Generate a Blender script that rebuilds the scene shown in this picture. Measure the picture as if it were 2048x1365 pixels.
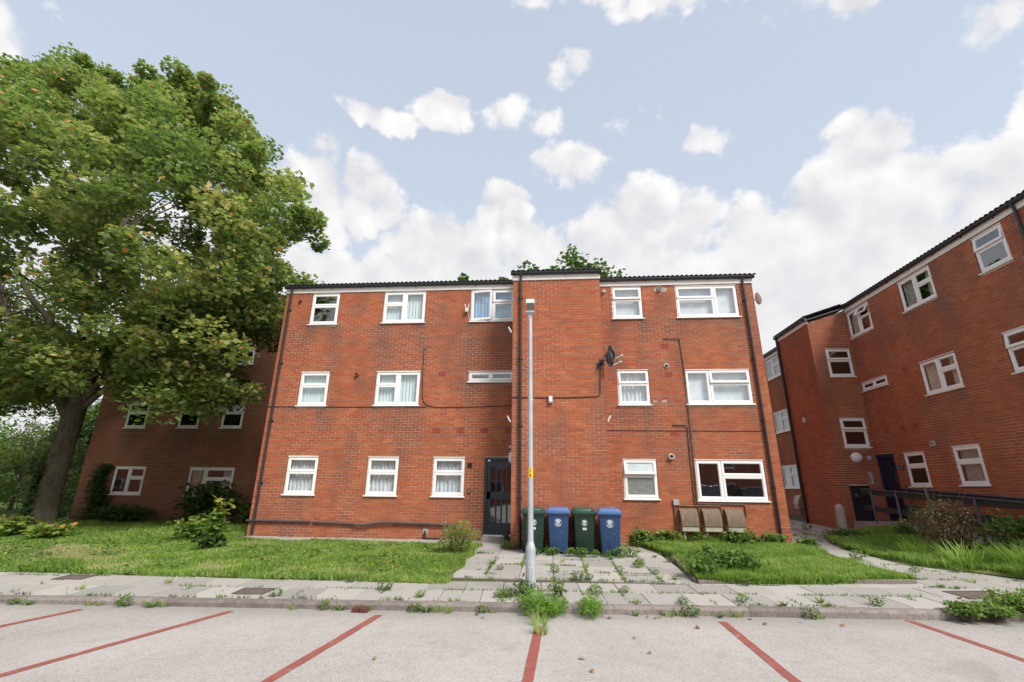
import bpy, bmesh, math, random
import numpy as np
from mathutils import Matrix, Vector

random.seed(7)
rng = np.random.default_rng(7)
for o in list(bpy.data.objects):
    bpy.data.objects.remove(o)
scene = bpy.context.scene
COL = scene.collection
R = math.radians
I4 = Matrix.Identity(4)

# ------------------------------------------------------------------ camera
PITCH, YAW, ROLL, FPX = R(17.631), R(4.713), R(0.626), 930.117
CAM = Vector((0.0, -13.192, 1.310))
cp, sp, cy, sy = math.cos(PITCH), math.sin(PITCH), math.cos(YAW), math.sin(YAW)
c_f = Vector((-sy * cp, cy * cp, sp))
c_r0 = Vector((cy, sy, 0))
c_u0 = c_r0.cross(c_f)
c_r = math.cos(ROLL) * c_r0 + math.sin(ROLL) * c_u0
c_u = -math.sin(ROLL) * c_r0 + math.cos(ROLL) * c_u0
cam_data = bpy.data.cameras.new('camera')
cam_data.sensor_width = 36.0
cam_data.sensor_fit = 'HORIZONTAL'
cam_data.lens = FPX / 2048 * 36.0
cam_data.clip_end = 3000
cam = bpy.data.objects.new('camera', cam_data)
COL.objects.link(cam)
cam.matrix_world = Matrix(((c_r.x, c_u.x, -c_f.x, CAM.x), (c_r.y, c_u.y, -c_f.y, CAM.y),
                           (c_r.z, c_u.z, -c_f.z, CAM.z), (0, 0, 0, 1)))
scene.camera = cam

# ------------------------------------------------------------------ light
SUN_AZ, SUN_EL = 138.0, 47.0          # degrees clockwise from +Y
sun_data = bpy.data.lights.new('sun', 'SUN')
sun_data.energy = 2.7
sun_data.angle = R(20.0)
sun_data.color = (1.0, 0.95, 0.88)
sun = bpy.data.objects.new('sun', sun_data)
COL.objects.link(sun)
to_sun = Vector((math.sin(R(SUN_AZ)) * math.cos(R(SUN_EL)), math.cos(R(SUN_AZ)) * math.cos(R(SUN_EL)), math.sin(R(SUN_EL))))
sun.rotation_euler = to_sun.to_track_quat('Z', 'Y').to_euler()
sun.location = (10, -20, 30)
scene.view_settings.view_transform = 'Standard'
scene.view_settings.look = 'None'
scene.view_settings.gamma = 1.0
scene.view_settings.use_curve_mapping = False
scene.view_settings.exposure = 0.8
scene.cycles.max_bounces = 8
scene.cycles.transparent_max_bounces = 24
scene.cycles.sample_clamp_indirect = 6.0


# ------------------------------------------------------------------ node helper
class NT:
    def __init__(s, tree):
        s.t = tree
        s.t.nodes.clear()

    def n(s, kind, ins=None, **kw):
        nd = s.t.nodes.new(kind)
        for k, v in kw.items():
            setattr(nd, k, v)
        for k, v in (ins or {}).items():
            sock = nd.inputs[k]
            if isinstance(v, bpy.types.NodeSocket):
                s.t.links.new(v, sock)
            else:
                sock.default_value = v
        return nd

    def m(s, op, a, b=None, c=None, clamp=False):
        nd = s.t.nodes.new('ShaderNodeMath')
        nd.operation = op
        nd.use_clamp = clamp
        for i, v in enumerate((a, b, c)):
            if v is None:
                continue
            if isinstance(v, bpy.types.NodeSocket):
                s.t.links.new(v, nd.inputs[i])
            else:
                nd.inputs[i].default_value = v
        return nd.outputs[0]

    def ss(s, v, lo, hi, a=0.0, b=1.0):
        nd = s.n('ShaderNodeMapRange', {'Value': v, 'From Min': lo, 'From Max': hi, 'To Min': a, 'To Max': b}, interpolation_type='SMOOTHSTEP')
        return nd.outputs[0]

    def mix(s, f, a, b, blend='MIX'):
        nd = s.t.nodes.new('ShaderNodeMix')
        nd.data_type = 'RGBA'
        nd.blend_type = blend
        for k, v in ((0, f), (6, a), (7, b)):
            if isinstance(v, bpy.types.NodeSocket):
                s.t.links.new(v, nd.inputs[k])
            else:
                nd.inputs[k].default_value = (*v, 1) if isinstance(v, tuple) and len(v) == 3 else v
        return nd.outputs[2]

    def ramp(s, f, stops):
        nd = s.t.nodes.new('ShaderNodeValToRGB')
        el = nd.color_ramp.elements
        while len(el) < len(stops):
            el.new(0.5)
        for e, (p, c) in zip(el, stops):
            e.position = p
            e.color = (*c, 1)
        s.t.links.new(f, nd.inputs[0])
        return nd.outputs[0]

    def noise(s, vec, scale, detail=4, rough=0.55, dist=0.0):
        return s.n('ShaderNodeTexNoise', {'Vector': vec, 'Scale': scale, 'Detail': detail, 'Roughness': rough, 'Distortion': dist}).outputs[0]


# ------------------------------------------------------------------ sky
world = bpy.data.worlds.new('World')
scene.world = world
world.cycles.sampling_method = 'MANUAL'
world.cycles.sample_map_resolution = 512
world.use_nodes = True
W = NT(world.node_tree)
sky = W.n('ShaderNodeTexSky', sky_type='NISHITA', sun_disc=False, sun_elevation=R(SUN_EL), sun_rotation=R(SUN_AZ),
          air_density=1.3, dust_density=2.5, ozone_density=1.2)
geo = W.n('ShaderNodeTexCoord')
dirv = W.n('ShaderNodeVectorMath', {0: geo.outputs['Generated']}, operation='NORMALIZE').outputs[0]
sep = W.n('ShaderNodeSeparateXYZ', {0: dirv})
az = W.m('MULTIPLY', W.m('ARCTAN2', sep.outputs[0], sep.outputs[1]), 57.29578)
el = W.m('MULTIPLY', W.m('ARCSINE', sep.outputs[2]), 57.29578)
# billow noise shared by every cloud
warp = W.n('ShaderNodeTexNoise', {'Vector': dirv, 'Scale': 7.0, 'Detail': 7.0, 'Roughness': 0.58, 'Distortion': 0.2}).outputs[1]
ws = W.n('ShaderNodeSeparateXYZ', {0: warp})
azw = W.m('ADD', az, W.m('MULTIPLY', W.m('SUBTRACT', ws.outputs[0], 0.5), 9.0))
elw = W.m('ADD', el, W.m('MULTIPLY', W.m('SUBTRACT', ws.outputs[1], 0.5), 7.0))
LIT = (0.016, -0.010, 0.032)
offv = W.n('ShaderNodeVectorMath', {0: dirv, 1: LIT}, operation='ADD').outputs[0]


def billow(v):
    vw = W.n('ShaderNodeVectorMath', {0: v, 1: W.n('ShaderNodeVectorMath', {0: W.n('ShaderNodeTexNoise', {'Vector': v, 'Scale': 11.0, 'Detail': 3.0}).outputs[1], 1: (0.09, 0.09, 0.09)}, operation='MULTIPLY').outputs[0]}, operation='ADD').outputs[0]
    v1 = W.n('ShaderNodeTexVoronoi', {'Vector': vw, 'Scale': 9.0}, feature='F1').outputs[0]
    v2 = W.n('ShaderNodeTexVoronoi', {'Vector': vw, 'Scale': 23.0}, feature='F1').outputs[0]
    n1 = W.noise(v, 6.0, 6, 0.56, 0.2)
    return W.m('ADD', W.m('MULTIPLY', n1, 1.2), W.m('ADD', W.m('MULTIPLY', v1, -0.55), W.m('MULTIPLY', v2, -0.32)))


bl0 = billow(dirv)
bl1 = billow(offv)
# (azimuth, elevation, half width, half height, strength)
BLOBS = [(-23.5, 41.6, 6.0, 2.0, 0.85), (-16.5, 43.4, 5.2, 3.0, 0.95), (4.6, 47.0, 4.6, 2.4, 0.75), (-5.4, 44.0, 3.4, 2.4, 0.30),
         (1.5, 43.0, 4.4, 1.8, 0.24), (14.2, 42.4, 4.4, 2.0, 0.30), (22.3, 37.4, 3.8, 2.4, 0.72), (3.1, 38.0, 5.2, 3.0, 0.85),
         (8.0, 55.6, 18.0, 4.0, 0.8), (28.0, 52.4, 18.0, 4.4, 0.85), (45.0, 46.6, 12.0, 3.6, 0.75), (48.9, 37.0, 3.4, 2.6, 0.55), (53.5, 37.8, 3.8, 2.6, 0.55),
         (51.0, 29.6, 4.5, 6.0, 0.95), (37.8, 31.4, 5.0, 5.4, 1.25), (36.5, 27.2, 11.0, 6.0, 1.25), (46.0, 25.5, 10.0, 5.5, 1.15), (32.0, 25.0, 7.0, 6.0, 1.1),
         (-31.0, 31.5, 6.0, 7.0, 1.25), (-24.6, 31.5, 5.2, 6.2, 1.2), (-14.0, 27.0, 10.0, 6.4, 1.2), (-5.9, 32.6, 4.8, 3.8, 1.0),
         (12.0, 28.5, 12.0, 7.4, 1.25), (25.5, 24.0, 6.0, 7.6, 1.2), (1.0, 27.0, 9.0, 6.0, 1.1), (-60.5, 33.0, 4.5, 5.5, 0.9),
         (-75.0, 30.0, 9.0, 6.0, 1.0), (80.0, 33.0, 12.0, 6.0, 1.0), (-110.0, 40.0, 14.0, 5.0, 1.0), (120.0, 38.0, 13.0, 5.5, 1.0),
         (165.0, 33.0, 14.0, 6.0, 1.0), (-150.0, 35.0, 15.0, 7.0, 1.0), (-172.0, 52.0, 16.0, 5.0, 0.9), (90.0, 60.0, 20.0, 5.0, 0.8), (-90.0, 62.0, 22.0, 5.0, 0.8)]
field = W.ss(elw, 22.5, 34.0, 1.2, -1.2)
for (a0, e0, hw, hh, st) in BLOBS:
    dx = W.m('MULTIPLY', W.m('SUBTRACT', azw, a0), 1.0 / hw)
    dy = W.m('MULTIPLY', W.m('SUBTRACT', elw, e0), 1.0 / hh)
    dy2 = W.m('MULTIPLY', W.m('MINIMUM', dy, 0.0), 0.7)         # flatter base than top
    dd = W.m('ADD', W.m('MULTIPLY', dx, dx), W.m('ADD', W.m('MULTIPLY', dy, dy), W.m('MULTIPLY', dy2, dy2)))
    field = W.m('MAXIMUM', field, W.m('MULTIPLY', W.m('SUBTRACT', 1.0, dd), st))
fine = W.noise(dirv, 30.0, 5, 0.65)
dens = W.m('ADD', W.m('ADD', field, W.m('MULTIPLY', W.m('SUBTRACT', bl0, 0.17), 1.7)), W.m('MULTIPLY', W.m('SUBTRACT', fine, 0.5), 0.9))
cover = W.ss(dens, 0.06, 0.56)
# lit flanks against shaded ones, greyer where the cloud is thick or low
rel = W.m('MULTIPLY', W.m('SUBTRACT', bl0, bl1), W.ss(el, 14.0, 38.0, 0.40, 1.15))
thick = W.ss(dens, 0.7, 2.0)
shade = W.m('ADD', W.m('SUBTRACT', 0.72, W.m('MULTIPLY', thick, 0.16)), rel, clamp=True)
ccol = W.ramp(shade, [(0.2, (0.66, 0.67, 0.715)), (0.5, (0.755, 0.755, 0.785)), (0.75, (0.87, 0.86, 0.865)), (1.0, (0.98, 0.965, 0.955))])
veil = W.ss(el, 8.0, 62.0, 0.86, 0.70)
SKY = 0.675                                        # sky brightness at the chosen exposure
bg_sky = W.n('ShaderNodeBackground', {'Color': sky.outputs[0], 'Strength': 0.075})
bg_veil = W.n('ShaderNodeBackground', {'Color': (0.60, 0.672, 0.785, 1), 'Strength': SKY})
bg_cloud = W.n('ShaderNodeBackground', {'Color': ccol, 'Strength': SKY * 0.89})
mx1 = W.n('ShaderNodeMixShader', {0: veil, 1: bg_sky.outputs[0], 2: bg_veil.outputs[0]})
mx2 = W.n('ShaderNodeMixShader', {0: W.m('MULTIPLY', cover, 0.96), 1: mx1.outputs[0], 2: bg_cloud.outputs[0]})
W.n('ShaderNodeOutputWorld', {0: mx2.outputs[0]})

# ------------------------------------------------------------------ object helpers
WM = {}


def inview(P, margin=0.18):
    d = Vector(P) - CAM
    z = d.dot(c_f)
    if z < 0.3:
        return False
    x, y = FPX * d.dot(c_r) / z / 1024, FPX * d.dot(c_u) / z / 682
    return abs(x) < 1 + margin and abs(y) < 1 + margin


def inview_np(P, margin=0.18):
    d = P - np.array(CAM)
    z = d @ np.array(c_f)
    zz = np.maximum(z, 0.3)
    x, y = FPX * (d @ np.array(c_r)) / zz / 1024, FPX * (d @ np.array(c_u)) / zz / 682
    return (z > 0.3) & (np.abs(x) < 1 + margin) & (np.abs(y) < 1 + margin)


def put(o, parent=None, M=None):
    """Link o; M is its world matrix (its local one when parented is derived)."""
    M = I4 if M is None else M
    if o.name not in COL.objects:
        COL.objects.link(o)
    if parent is not None:
        o.parent = parent
        o.matrix_basis = WM[parent].inverted() @ M
    else:
        o.matrix_basis = M.copy()
    WM[o] = M.copy()
    return o


def props(o, label=None, cat=None, group=None, kind=None):
    for k, v in (('label', label), ('category', cat), ('group', group), ('kind', kind)):
        if v:
            o[k] = v
    return o


def thing(name, loc, label, cat, group=None, M=None):
    o = bpy.data.objects.new(name, None)
    o.empty_display_size = 0.2
    put(o, None, Matrix.Translation(loc) if M is None else M)
    return props(o, label, cat, group)


def copy_tree(o, M, label=None, group=None, parent=None):
    c = o.copy()
    if parent is None:
        COL.objects.link(c)
        c.matrix_basis = M.copy()
        WM[c] = M.copy()
        if label:
            c['label'] = label
        if group:
            c['group'] = group
    else:
        COL.objects.link(c)
        c.parent = parent
        WM[c] = WM[parent] @ c.matrix_basis
    for ch in list(o.children):
        copy_tree(ch, None, parent=c)
    return c


class MB:
    def __init__(s):
        s.v, s.f, s.attr = [], [], {}

    def add(s, vs, fs):
        b = len(s.v)
        s.v.extend(tuple(p) for p in vs)
        s.f.extend([tuple(b + i for i in f) for f in fs])
        return s

    def box(s, x0, x1, y0, y1, z0, z1, M=None):
        vs = [Vector(p) for p in ((x0, y0, z0), (x1, y0, z0), (x1, y1, z0), (x0, y1, z0), (x0, y0, z1), (x1, y0, z1), (x1, y1, z1), (x0, y1, z1))]
        if M is not None:
            vs = [M @ p for p in vs]
        return s.add(vs, [(0, 3, 2, 1), (4, 5, 6, 7), (0, 1, 5, 4), (1, 2, 6, 5), (2, 3, 7, 6), (3, 0, 4, 7)])

    def frame(s, x0, x1, z0, z1, w, y0, y1, M=None):
        s.box(x0, x1, y0, y1, z0, z0 + w, M)
        s.box(x0, x1, y0, y1, z1 - w, z1, M)
        s.box(x0, x0 + w, y0, y1, z0 + w, z1 - w, M)
        s.box(x1 - w, x1, y0, y1, z0 + w, z1 - w, M)
        return s

    def quad(s, *p):
        return s.add(p, [tuple(range(len(p)))])

    def tube(s, pts, r, n=8, caps=True):
        pts = [Vector(p) for p in pts]
        rs = r if isinstance(r, (list, tuple)) else [r] * len(pts)
        rings = []
        for i, p in enumerate(pts):
            t = (pts[min(i + 1, len(pts) - 1)] - pts[max(i - 1, 0)]).normalized()
            a = Vector((0, 0, 1)) if abs(t.z) < 0.9 else Vector((1, 0, 0))
            u = t.cross(a).normalized()
            w = t.cross(u)
            rings.append([p + rs[i] * (math.cos(2 * math.pi * k / n) * u + math.sin(2 * math.pi * k / n) * w) for k in range(n)])
        vs = [q for rg in rings for q in rg]
        fs = [(i * n + k, i * n + (k + 1) % n, (i + 1) * n + (k + 1) % n, (i + 1) * n + k) for i in range(len(pts) - 1) for k in range(n)]
        if caps:
            fs += [tuple(range(n)), tuple((len(pts) - 1) * n + k for k in range(n))]
        return s.add(vs, fs)

    def lathe(s, prof, n=16, M=None, caps=True):
        vs = [Vector((r * math.cos(2 * math.pi * k / n), r * math.sin(2 * math.pi * k / n), z)) for r, z in prof for k in range(n)]
        if M is not None:
            vs = [M @ p for p in vs]
        fs = [(i * n + k, i * n + (k + 1) % n, (i + 1) * n + (k + 1) % n, (i + 1) * n + k) for i in range(len(prof) - 1) for k in range(n)]
        if caps:
            fs += [tuple(range(n)), tuple((len(prof) - 1) * n + k for k in range(n))]
        return s.add(vs, fs)

    def loft(s, secs, caps=True):
        n = len(secs[0])
        vs = [q for rg in secs for q in rg]
        fs = [(i * n + k, i * n + (k + 1) % n, (i + 1) * n + (k + 1) % n, (i + 1) * n + k) for i in range(len(secs) - 1) for k in range(n)]
        if caps:
            fs += [tuple(range(n)), tuple((len(secs) - 1) * n + k for k in range(n))]
        return s.add(vs, fs)

    def prism(s, poly, x0, x1):
        """poly is a list of (y, z), extruded along x"""
        n = len(poly)
        vs = [(x0, y, z) for y, z in poly] + [(x1, y, z) for y, z in poly]
        fs = [(k, (k + 1) % n, n + (k + 1) % n, n + k) for k in range(n)] + [tuple(range(n)), tuple(range(n, 2 * n))]
        return s.add(vs, fs)

    def mesh(s, name, mat, smooth=False):
        me = bpy.data.meshes.new(name)
        me.from_pydata([tuple(p) for p in s.v], [], s.f)
        for m_ in (mat if isinstance(mat, (list, tuple)) else [mat]):
            me.materials.append(m_)
        if smooth:
            me.polygons.foreach_set('use_smooth', [True] * len(me.polygons))
        return me

    def build(s, name, mat, parent=None, M=None, smooth=False, bevel=0.0, angle=40, seg=2):
        o = bpy.data.objects.new(name, s.mesh(name, mat, smooth))
        put(o, parent, M)
        fix_normals(o.data)
        if smooth:
            shade_auto(o.data, angle)
        if bevel:
            b = o.modifiers.new('bevel', 'BEVEL')
            b.width = bevel
            b.segments = seg
            b.limit_method = 'ANGLE'
            b.angle_limit = R(35)
        return o


def fix_normals(me):
    bm = bmesh.new()
    bm.from_mesh(me)
    bmesh.ops.recalc_face_normals(bm, faces=bm.faces)
    bm.to_mesh(me)
    bm.free()


def shade_auto(me, deg):
    bm = bmesh.new()
    bm.from_mesh(me)
    for e in bm.edges:
        e.smooth = not (len(e.link_faces) == 2 and e.calc_face_angle(0) > R(deg))
    bm.to_mesh(me)
    bm.free()


def np_mesh(name, verts, faces_flat, nper, mat, attrs=None, smooth=False):
    """verts (N,3); faces_flat (F,nper) index array"""
    me = bpy.data.meshes.new(name)
    F = len(faces_flat)
    me.vertices.add(len(verts))
    me.vertices.foreach_set('co', np.ascontiguousarray(verts, dtype=np.float32).ravel())
    me.loops.add(F * nper)
    me.loops.foreach_set('vertex_index', np.ascontiguousarray(faces_flat, dtype=np.int32).ravel())
    me.polygons.add(F)
    me.polygons.foreach_set('loop_start', np.arange(0, F * nper, nper, dtype=np.int32))
    me.polygons.foreach_set('loop_total', np.full(F, nper, dtype=np.int32))
    me.polygons.foreach_set('use_smooth', np.full(F, smooth, dtype=bool))
    me.update(calc_edges=True)
    me.materials.append(mat)
    for k, a in (attrs or {}).items():
        at = me.attributes.new(k, 'FLOAT', 'FACE')
        at.data.foreach_set('value', np.ascontiguousarray(a, dtype=np.float32))
    return me


def np_obj(name, me, parent=None, M=None):
    return put(bpy.data.objects.new(name, me), parent, M)


# ------------------------------------------------------------------ materials
MATS = {}


def newmat(name):
    m = bpy.data.materials.new(name)
    m.use_nodes = True
    MATS[name] = m
    return m, NT(m.node_tree)


def bsdf_out(T, base, rough=0.6, metal=0.0, spec=0.5, bump=None, bdist=0.01, bstr=0.4, extra=None):
    ins = {'Base Color': base if isinstance(base, bpy.types.NodeSocket) else (*base, 1), 'Roughness': rough, 'Metallic': metal, 'Specular IOR Level': spec}
    if bump is not None:
        ins['Normal'] = T.n('ShaderNodeBump', {'Height': bump, 'Strength': bstr, 'Distance': bdist}).outputs[0]
    ins.update(extra or {})
    b = T.n('ShaderNodeBsdfPrincipled', ins)
    T.n('ShaderNodeOutputMaterial', {0: b.outputs[0]})
    return b


def plain(name, col, rough=0.6, metal=0.0, spec=0.5, var=0.12, scale=6.0, bump=0.0):
    m, T = newmat(name)
    tc = T.n('ShaderNodeTexCoord').outputs['Object']
    nz = T.noise(tc, scale, 5, 0.6)
    lo = tuple(c * (1 - var) for c in col)
    hi = tuple(min(1, c * (1 + var)) for c in col)
    base = T.ramp(nz, [(0.3, lo), (0.7, hi)])
    bsdf_out(T, base, rough, metal, spec, bump=T.noise(tc, scale * 12, 3) if bump else None, bdist=bump)
    return m


def make_materials():
    # brick: tone and stain come per brick
    m, T = newmat('brick')
    tone = T.n('ShaderNodeAttribute', attribute_name='tone').outputs['Fac']
    stain = T.n('ShaderNodeAttribute', attribute_name='stain').outputs['Fac']
    pos = T.n('ShaderNodeNewGeometry').outputs['Position']
    n1 = T.noise(pos, 30, 5, 0.65)
    n2 = T.noise(pos, 0.55, 4, 0.6)
    n3 = T.noise(pos, 160, 2, 0.5)
    tt = T.m('ADD', tone, T.m('ADD', T.m('MULTIPLY', T.m('SUBTRACT', n1, 0.5), 0.30), T.m('MULTIPLY', T.m('SUBTRACT', n2, 0.5), 0.9)), clamp=True)
    base = T.ramp(tt, [(0.0, (0.265, 0.080, 0.043)), (0.3, (0.345, 0.096, 0.046)), (0.65, (0.405, 0.119, 0.053)), (1.0, (0.47, 0.160, 0.069))])
    base = T.mix(T.m('MULTIPLY', T.ss(n3, 0.62, 0.8), 0.3), base, (0.20, 0.07, 0.05))
    mpw = T.n('ShaderNodeMapping', {'Vector': pos, 'Scale': (1.0, 1.0, 0.45)}).outputs[0]
    wx = T.noise(mpw, 1.3, 6, 0.62, 0.4)
    base = T.mix(T.ss(wx, 0.44, 0.72, 0.0, 0.72), base, (0.20, 0.085, 0.058))
    zz = T.n('ShaderNodeSeparateXYZ', {0: pos}).outputs[2]
    soot = T.m('MULTIPLY', T.ss(zz, 3.2, 6.6), T.ss(T.noise(mpw, 0.55, 5, 0.6), 0.40, 0.62))
    base = T.mix(T.m('MULTIPLY', soot, 0.5), base, (0.19, 0.085, 0.062))
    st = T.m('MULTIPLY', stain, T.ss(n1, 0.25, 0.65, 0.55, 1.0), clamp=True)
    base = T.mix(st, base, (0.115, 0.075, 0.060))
    bsdf_out(T, base, 0.88, 0, 0.3, bump=n1, bdist=0.004, bstr=0.5)
    # brick seen too far off to tell the courses, and hidden flanks
    m, T = newmat('brick_far')
    pos = T.n('ShaderNodeTexCoord').outputs['Object']
    br = T.n('ShaderNodeTexBrick', {'Vector': pos, 'Scale': 1.0, 'Brick Width': 0.225, 'Row Height': 0.075, 'Mortar Size': 0.007, 'Mortar Smooth': 0.2,
                                   'Color1': (0.30, 0.066, 0.034, 1), 'Color2': (0.40, 0.10, 0.047, 1), 'Mortar': (0.33, 0.24, 0.17, 1)})
    n2 = T.noise(pos, 0.8, 4)
    bsdf_out(T, T.mix(T.ss(n2, 0.45, 0.8, 0.0, 0.35), br.outputs[0], (0.14, 0.05, 0.035)), 0.9, 0, 0.3)
    m, T = newmat('mortar')
    pos = T.n('ShaderNodeNewGeometry').outputs['Position']
    n1 = T.noise(pos, 1.1, 4)
    n2 = T.noise(pos, 90, 3)
    n4 = T.noise(pos, 0.6, 5, 0.6)
    base = T.mix(T.ss(n1, 0.35, 0.72), (0.66, 0.54, 0.41), (0.36, 0.26, 0.18))
    base = T.mix(T.ss(n4, 0.46, 0.62, 0.0, 0.8), base, (0.30, 0.17, 0.11))
    base = T.mix(T.m('MULTIPLY', n2, 0.25), base, (0.38, 0.26, 0.18))
    bsdf_out(T, base, 0.95, 0, 0.2)
    m, T = newmat('reveal_brick')
    pos = T.n('ShaderNodeNewGeometry').outputs['Position']
    bsdf_out(T, T.ramp(T.noise(pos, 14, 4), [(0.3, (0.25, 0.06, 0.035)), (0.7, (0.37, 0.12, 0.07))]), 0.9)
    # airbrick terracotta
    plain('terracotta', (0.30, 0.062, 0.045), 0.85, var=0.2, scale=20)
    m, T = newmat('upvc')
    pos = T.n('ShaderNodeNewGeometry').outputs['Position']
    n1 = T.noise(pos, 2.5, 4)
    base = T.mix(T.ss(n1, 0.45, 0.8, 0.0, 0.5), (0.83, 0.83, 0.83), (0.70, 0.70, 0.67))
    bsdf_out(T, base, 0.32, 0, 0.5)
    plain('fascia_white', (0.74, 0.73, 0.70), 0.45, var=0.08, scale=3)
    plain('black_plastic', (0.022, 0.024, 0.028), 0.38, var=0.25, scale=8)
    plain('roof_tile', (0.050, 0.048, 0.050), 0.75, var=0.35, scale=4, bump=0.002)
    plain('interior', (0.16, 0.14, 0.125), 0.9)
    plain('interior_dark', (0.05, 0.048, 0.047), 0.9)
    plain('anthracite', (0.030, 0.042, 0.055), 0.35, var=0.08)
    plain('navy_paint', (0.010, 0.016, 0.052), 0.35, var=0.15)
    plain('black_paint', (0.016, 0.018, 0.022), 0.4, var=0.2)
    plain('steel', (0.50, 0.51, 0.53), 0.35, metal=0.9, var=0.1)
    plain('grey_plastic', (0.36, 0.37, 0.38), 0.5, var=0.1)
    plain('pale_plastic', (0.66, 0.64, 0.58), 0.45, var=0.08)
    plain('white_plastic', (0.80, 0.79, 0.76), 0.4, var=0.05)
    plain('dish_grey', (0.085, 0.095, 0.11), 0.45, var=0.15)
    plain('pale_dish', (0.80, 0.80, 0.80), 0.6, var=0.05)
    plain('pipe_brown', (0.15, 0.095, 0.065), 0.7, var=0.35, scale=10)
    plain('cable_black', (0.030, 0.022, 0.020), 0.6)
    plain('foam_lagging', (0.045, 0.052, 0.068), 0.75, var=0.2)
    plain('lead_white', (0.62, 0.60, 0.55), 0.6)
    plain('sticker_yellow', (0.80, 0.50, 0.015), 0.5, var=0.04)
    plain('ink_black', (0.015, 0.013, 0.012), 0.6)
    plain('ink_white', (0.72, 0.76, 0.80), 0.5, var=0.05)
    plain('bin_green', (0.011, 0.036, 0.024), 0.42, var=0.18, scale=5)
    plain('bin_blue', (0.026, 0.066, 0.165), 0.40, var=0.14, scale=5)
    plain('bin_blue_lid', (0.085, 0.165, 0.38), 0.35, var=0.12, scale=5)
    plain('bin_green_lid', (0.030, 0.082, 0.060), 0.35, var=0.15, scale=5)
    plain('engineering_brick', (0.11, 0.032, 0.028), 0.8, var=0.3, scale=20)
    plain('rubber', (0.02, 0.02, 0.02), 0.8)
    # weathered glass-fibre meter hood
    m, T = newmat('meter_hood')
    tc = T.n('ShaderNodeTexCoord').outputs['Object']
    mp = T.n('ShaderNodeMapping', {'Vector': tc, 'Scale': (9, 9, 1.6)}).outputs[0]
    n1 = T.noise(mp, 3.0, 6, 0.65)
    n2 = T.noise(tc, 40, 4)
    base = T.ramp(n1, [(0.3, (0.10, 0.070, 0.050)), (0.55, (0.19, 0.135, 0.095)), (0.75, (0.32, 0.235, 0.165))])
    base = T.mix(T.m('MULTIPLY', n2, 0.4), base, (0.13, 0.09, 0.065))
    bsdf_out(T, base, 0.85)
    plain('meter_body', (0.42, 0.39, 0.32), 0.7, var=0.2, scale=9)
    m, T = newmat('galvanised')
    tc = T.n('ShaderNodeTexCoord').outputs['Object']
    n1 = T.noise(tc, 3, 5)
    n2 = T.n('ShaderNodeTexVoronoi', {'Vector': tc, 'Scale': 40.0}).outputs[0]
    base = T.mix(T.m('MULTIPLY', n2, 0.5), T.ramp(n1, [(0.3, (0.40, 0.43, 0.46)), (0.7, (0.55, 0.58, 0.61))]), (0.36, 0.39, 0.42))
    bsdf_out(T, base, 0.5, 0.25, 0.5)
    # glass
    m, T = newmat('window_glass')
    pos = T.n('ShaderNodeNewGeometry').outputs['Position']
    bmp = T.n('ShaderNodeBump', {'Height': T.noise(pos, 1.6, 2), 'Strength': 0.10, 'Distance': 0.02}).outputs[0]
    gg = T.n('ShaderNodeNewGeometry')
    cs = T.m('ABSOLUTE', T.n('ShaderNodeVectorMath', {0: gg.outputs['Normal'], 1: gg.outputs['Incoming']}, operation='DOT_PRODUCT').outputs['Value'])
    fr = T.m('POWER', T.m('SUBTRACT', 1.0, cs, clamp=True), 5.0)
    fac = T.m('ADD', 0.20, T.m('MULTIPLY', fr, 0.8), clamp=True)
    tr = T.n('ShaderNodeBsdfTransparent', {'Color': (0.88, 0.93, 0.94, 1)})
    gl = T.n('ShaderNodeBsdfGlossy', {'Color': (0.92, 0.97, 1.0, 1), 'Roughness': 0.015, 'Normal': bmp})
    T.n('ShaderNodeOutputMaterial', {0: T.n('ShaderNodeMixShader', {0: fac, 1: tr.outputs[0], 2: gl.outputs[0]}).outputs[0]})
    m, T = newmat('frosted_glass')
    tc = T.n('ShaderNodeTexCoord').outputs['Object']
    v = T.n('ShaderNodeTexVoronoi', {'Vector': T.n('ShaderNodeMapping', {'Vector': tc, 'Scale': (1, 1, 2.2)}).outputs[0], 'Scale': 22.0}, feature='DISTANCE_TO_EDGE').outputs[0]
    base = T.ramp(v, [(0.0, (0.30, 0.33, 0.33)), (0.25, (0.10, 0.11, 0.11))])
    bsdf_out(T, base, 0.18, 0, 0.6, bump=v, bdist=0.01, bstr=0.8)
    m, T = newmat('opal_glass')
    tc = T.n('ShaderNodeTexCoord').outputs['Object']
    bsdf_out(T, T.ramp(T.noise(tc, 3, 3), [(0.3, (0.42, 0.52, 0.54)), (0.7, (0.55, 0.64, 0.66))]), 0.12, 0, 0.6)
    m, T = newmat('lamp_glass')
    tr = T.n('ShaderNodeBsdfTransparent', {'Color': (0.42, 0.40, 0.35, 1)})
    gl = T.n('ShaderNodeBsdfGlossy', {'Color': (0.8, 0.8, 0.75, 1), 'Roughness': 0.15})
    T.n('ShaderNodeOutputMaterial', {0: T.n('ShaderNodeMixShader', {0: 0.18, 1: tr.outputs[0], 2: gl.outputs[0]}).outputs[0]})
    # blinds and curtains
    m, T = newmat('vertical_blind')
    tc = T.n('ShaderNodeTexCoord').outputs['Object']
    bsdf_out(T, T.ramp(T.noise(tc, 5, 3), [(0.3, (0.70, 0.80, 0.80)), (0.7, (0.80, 0.88, 0.87))]), 0.8)
    m, T = newmat('blue_blind')
    tc = T.n('ShaderNodeTexCoord').outputs['Object']
    bsdf_out(T, T.ramp(T.noise(tc, 5, 3), [(0.3, (0.30, 0.50, 0.72)), (0.7, (0.36, 0.57, 0.80))]), 0.8)
    plain('net_curtain', (0.80, 0.81, 0.84), 0.85, var=0.15, scale=5)
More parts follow.
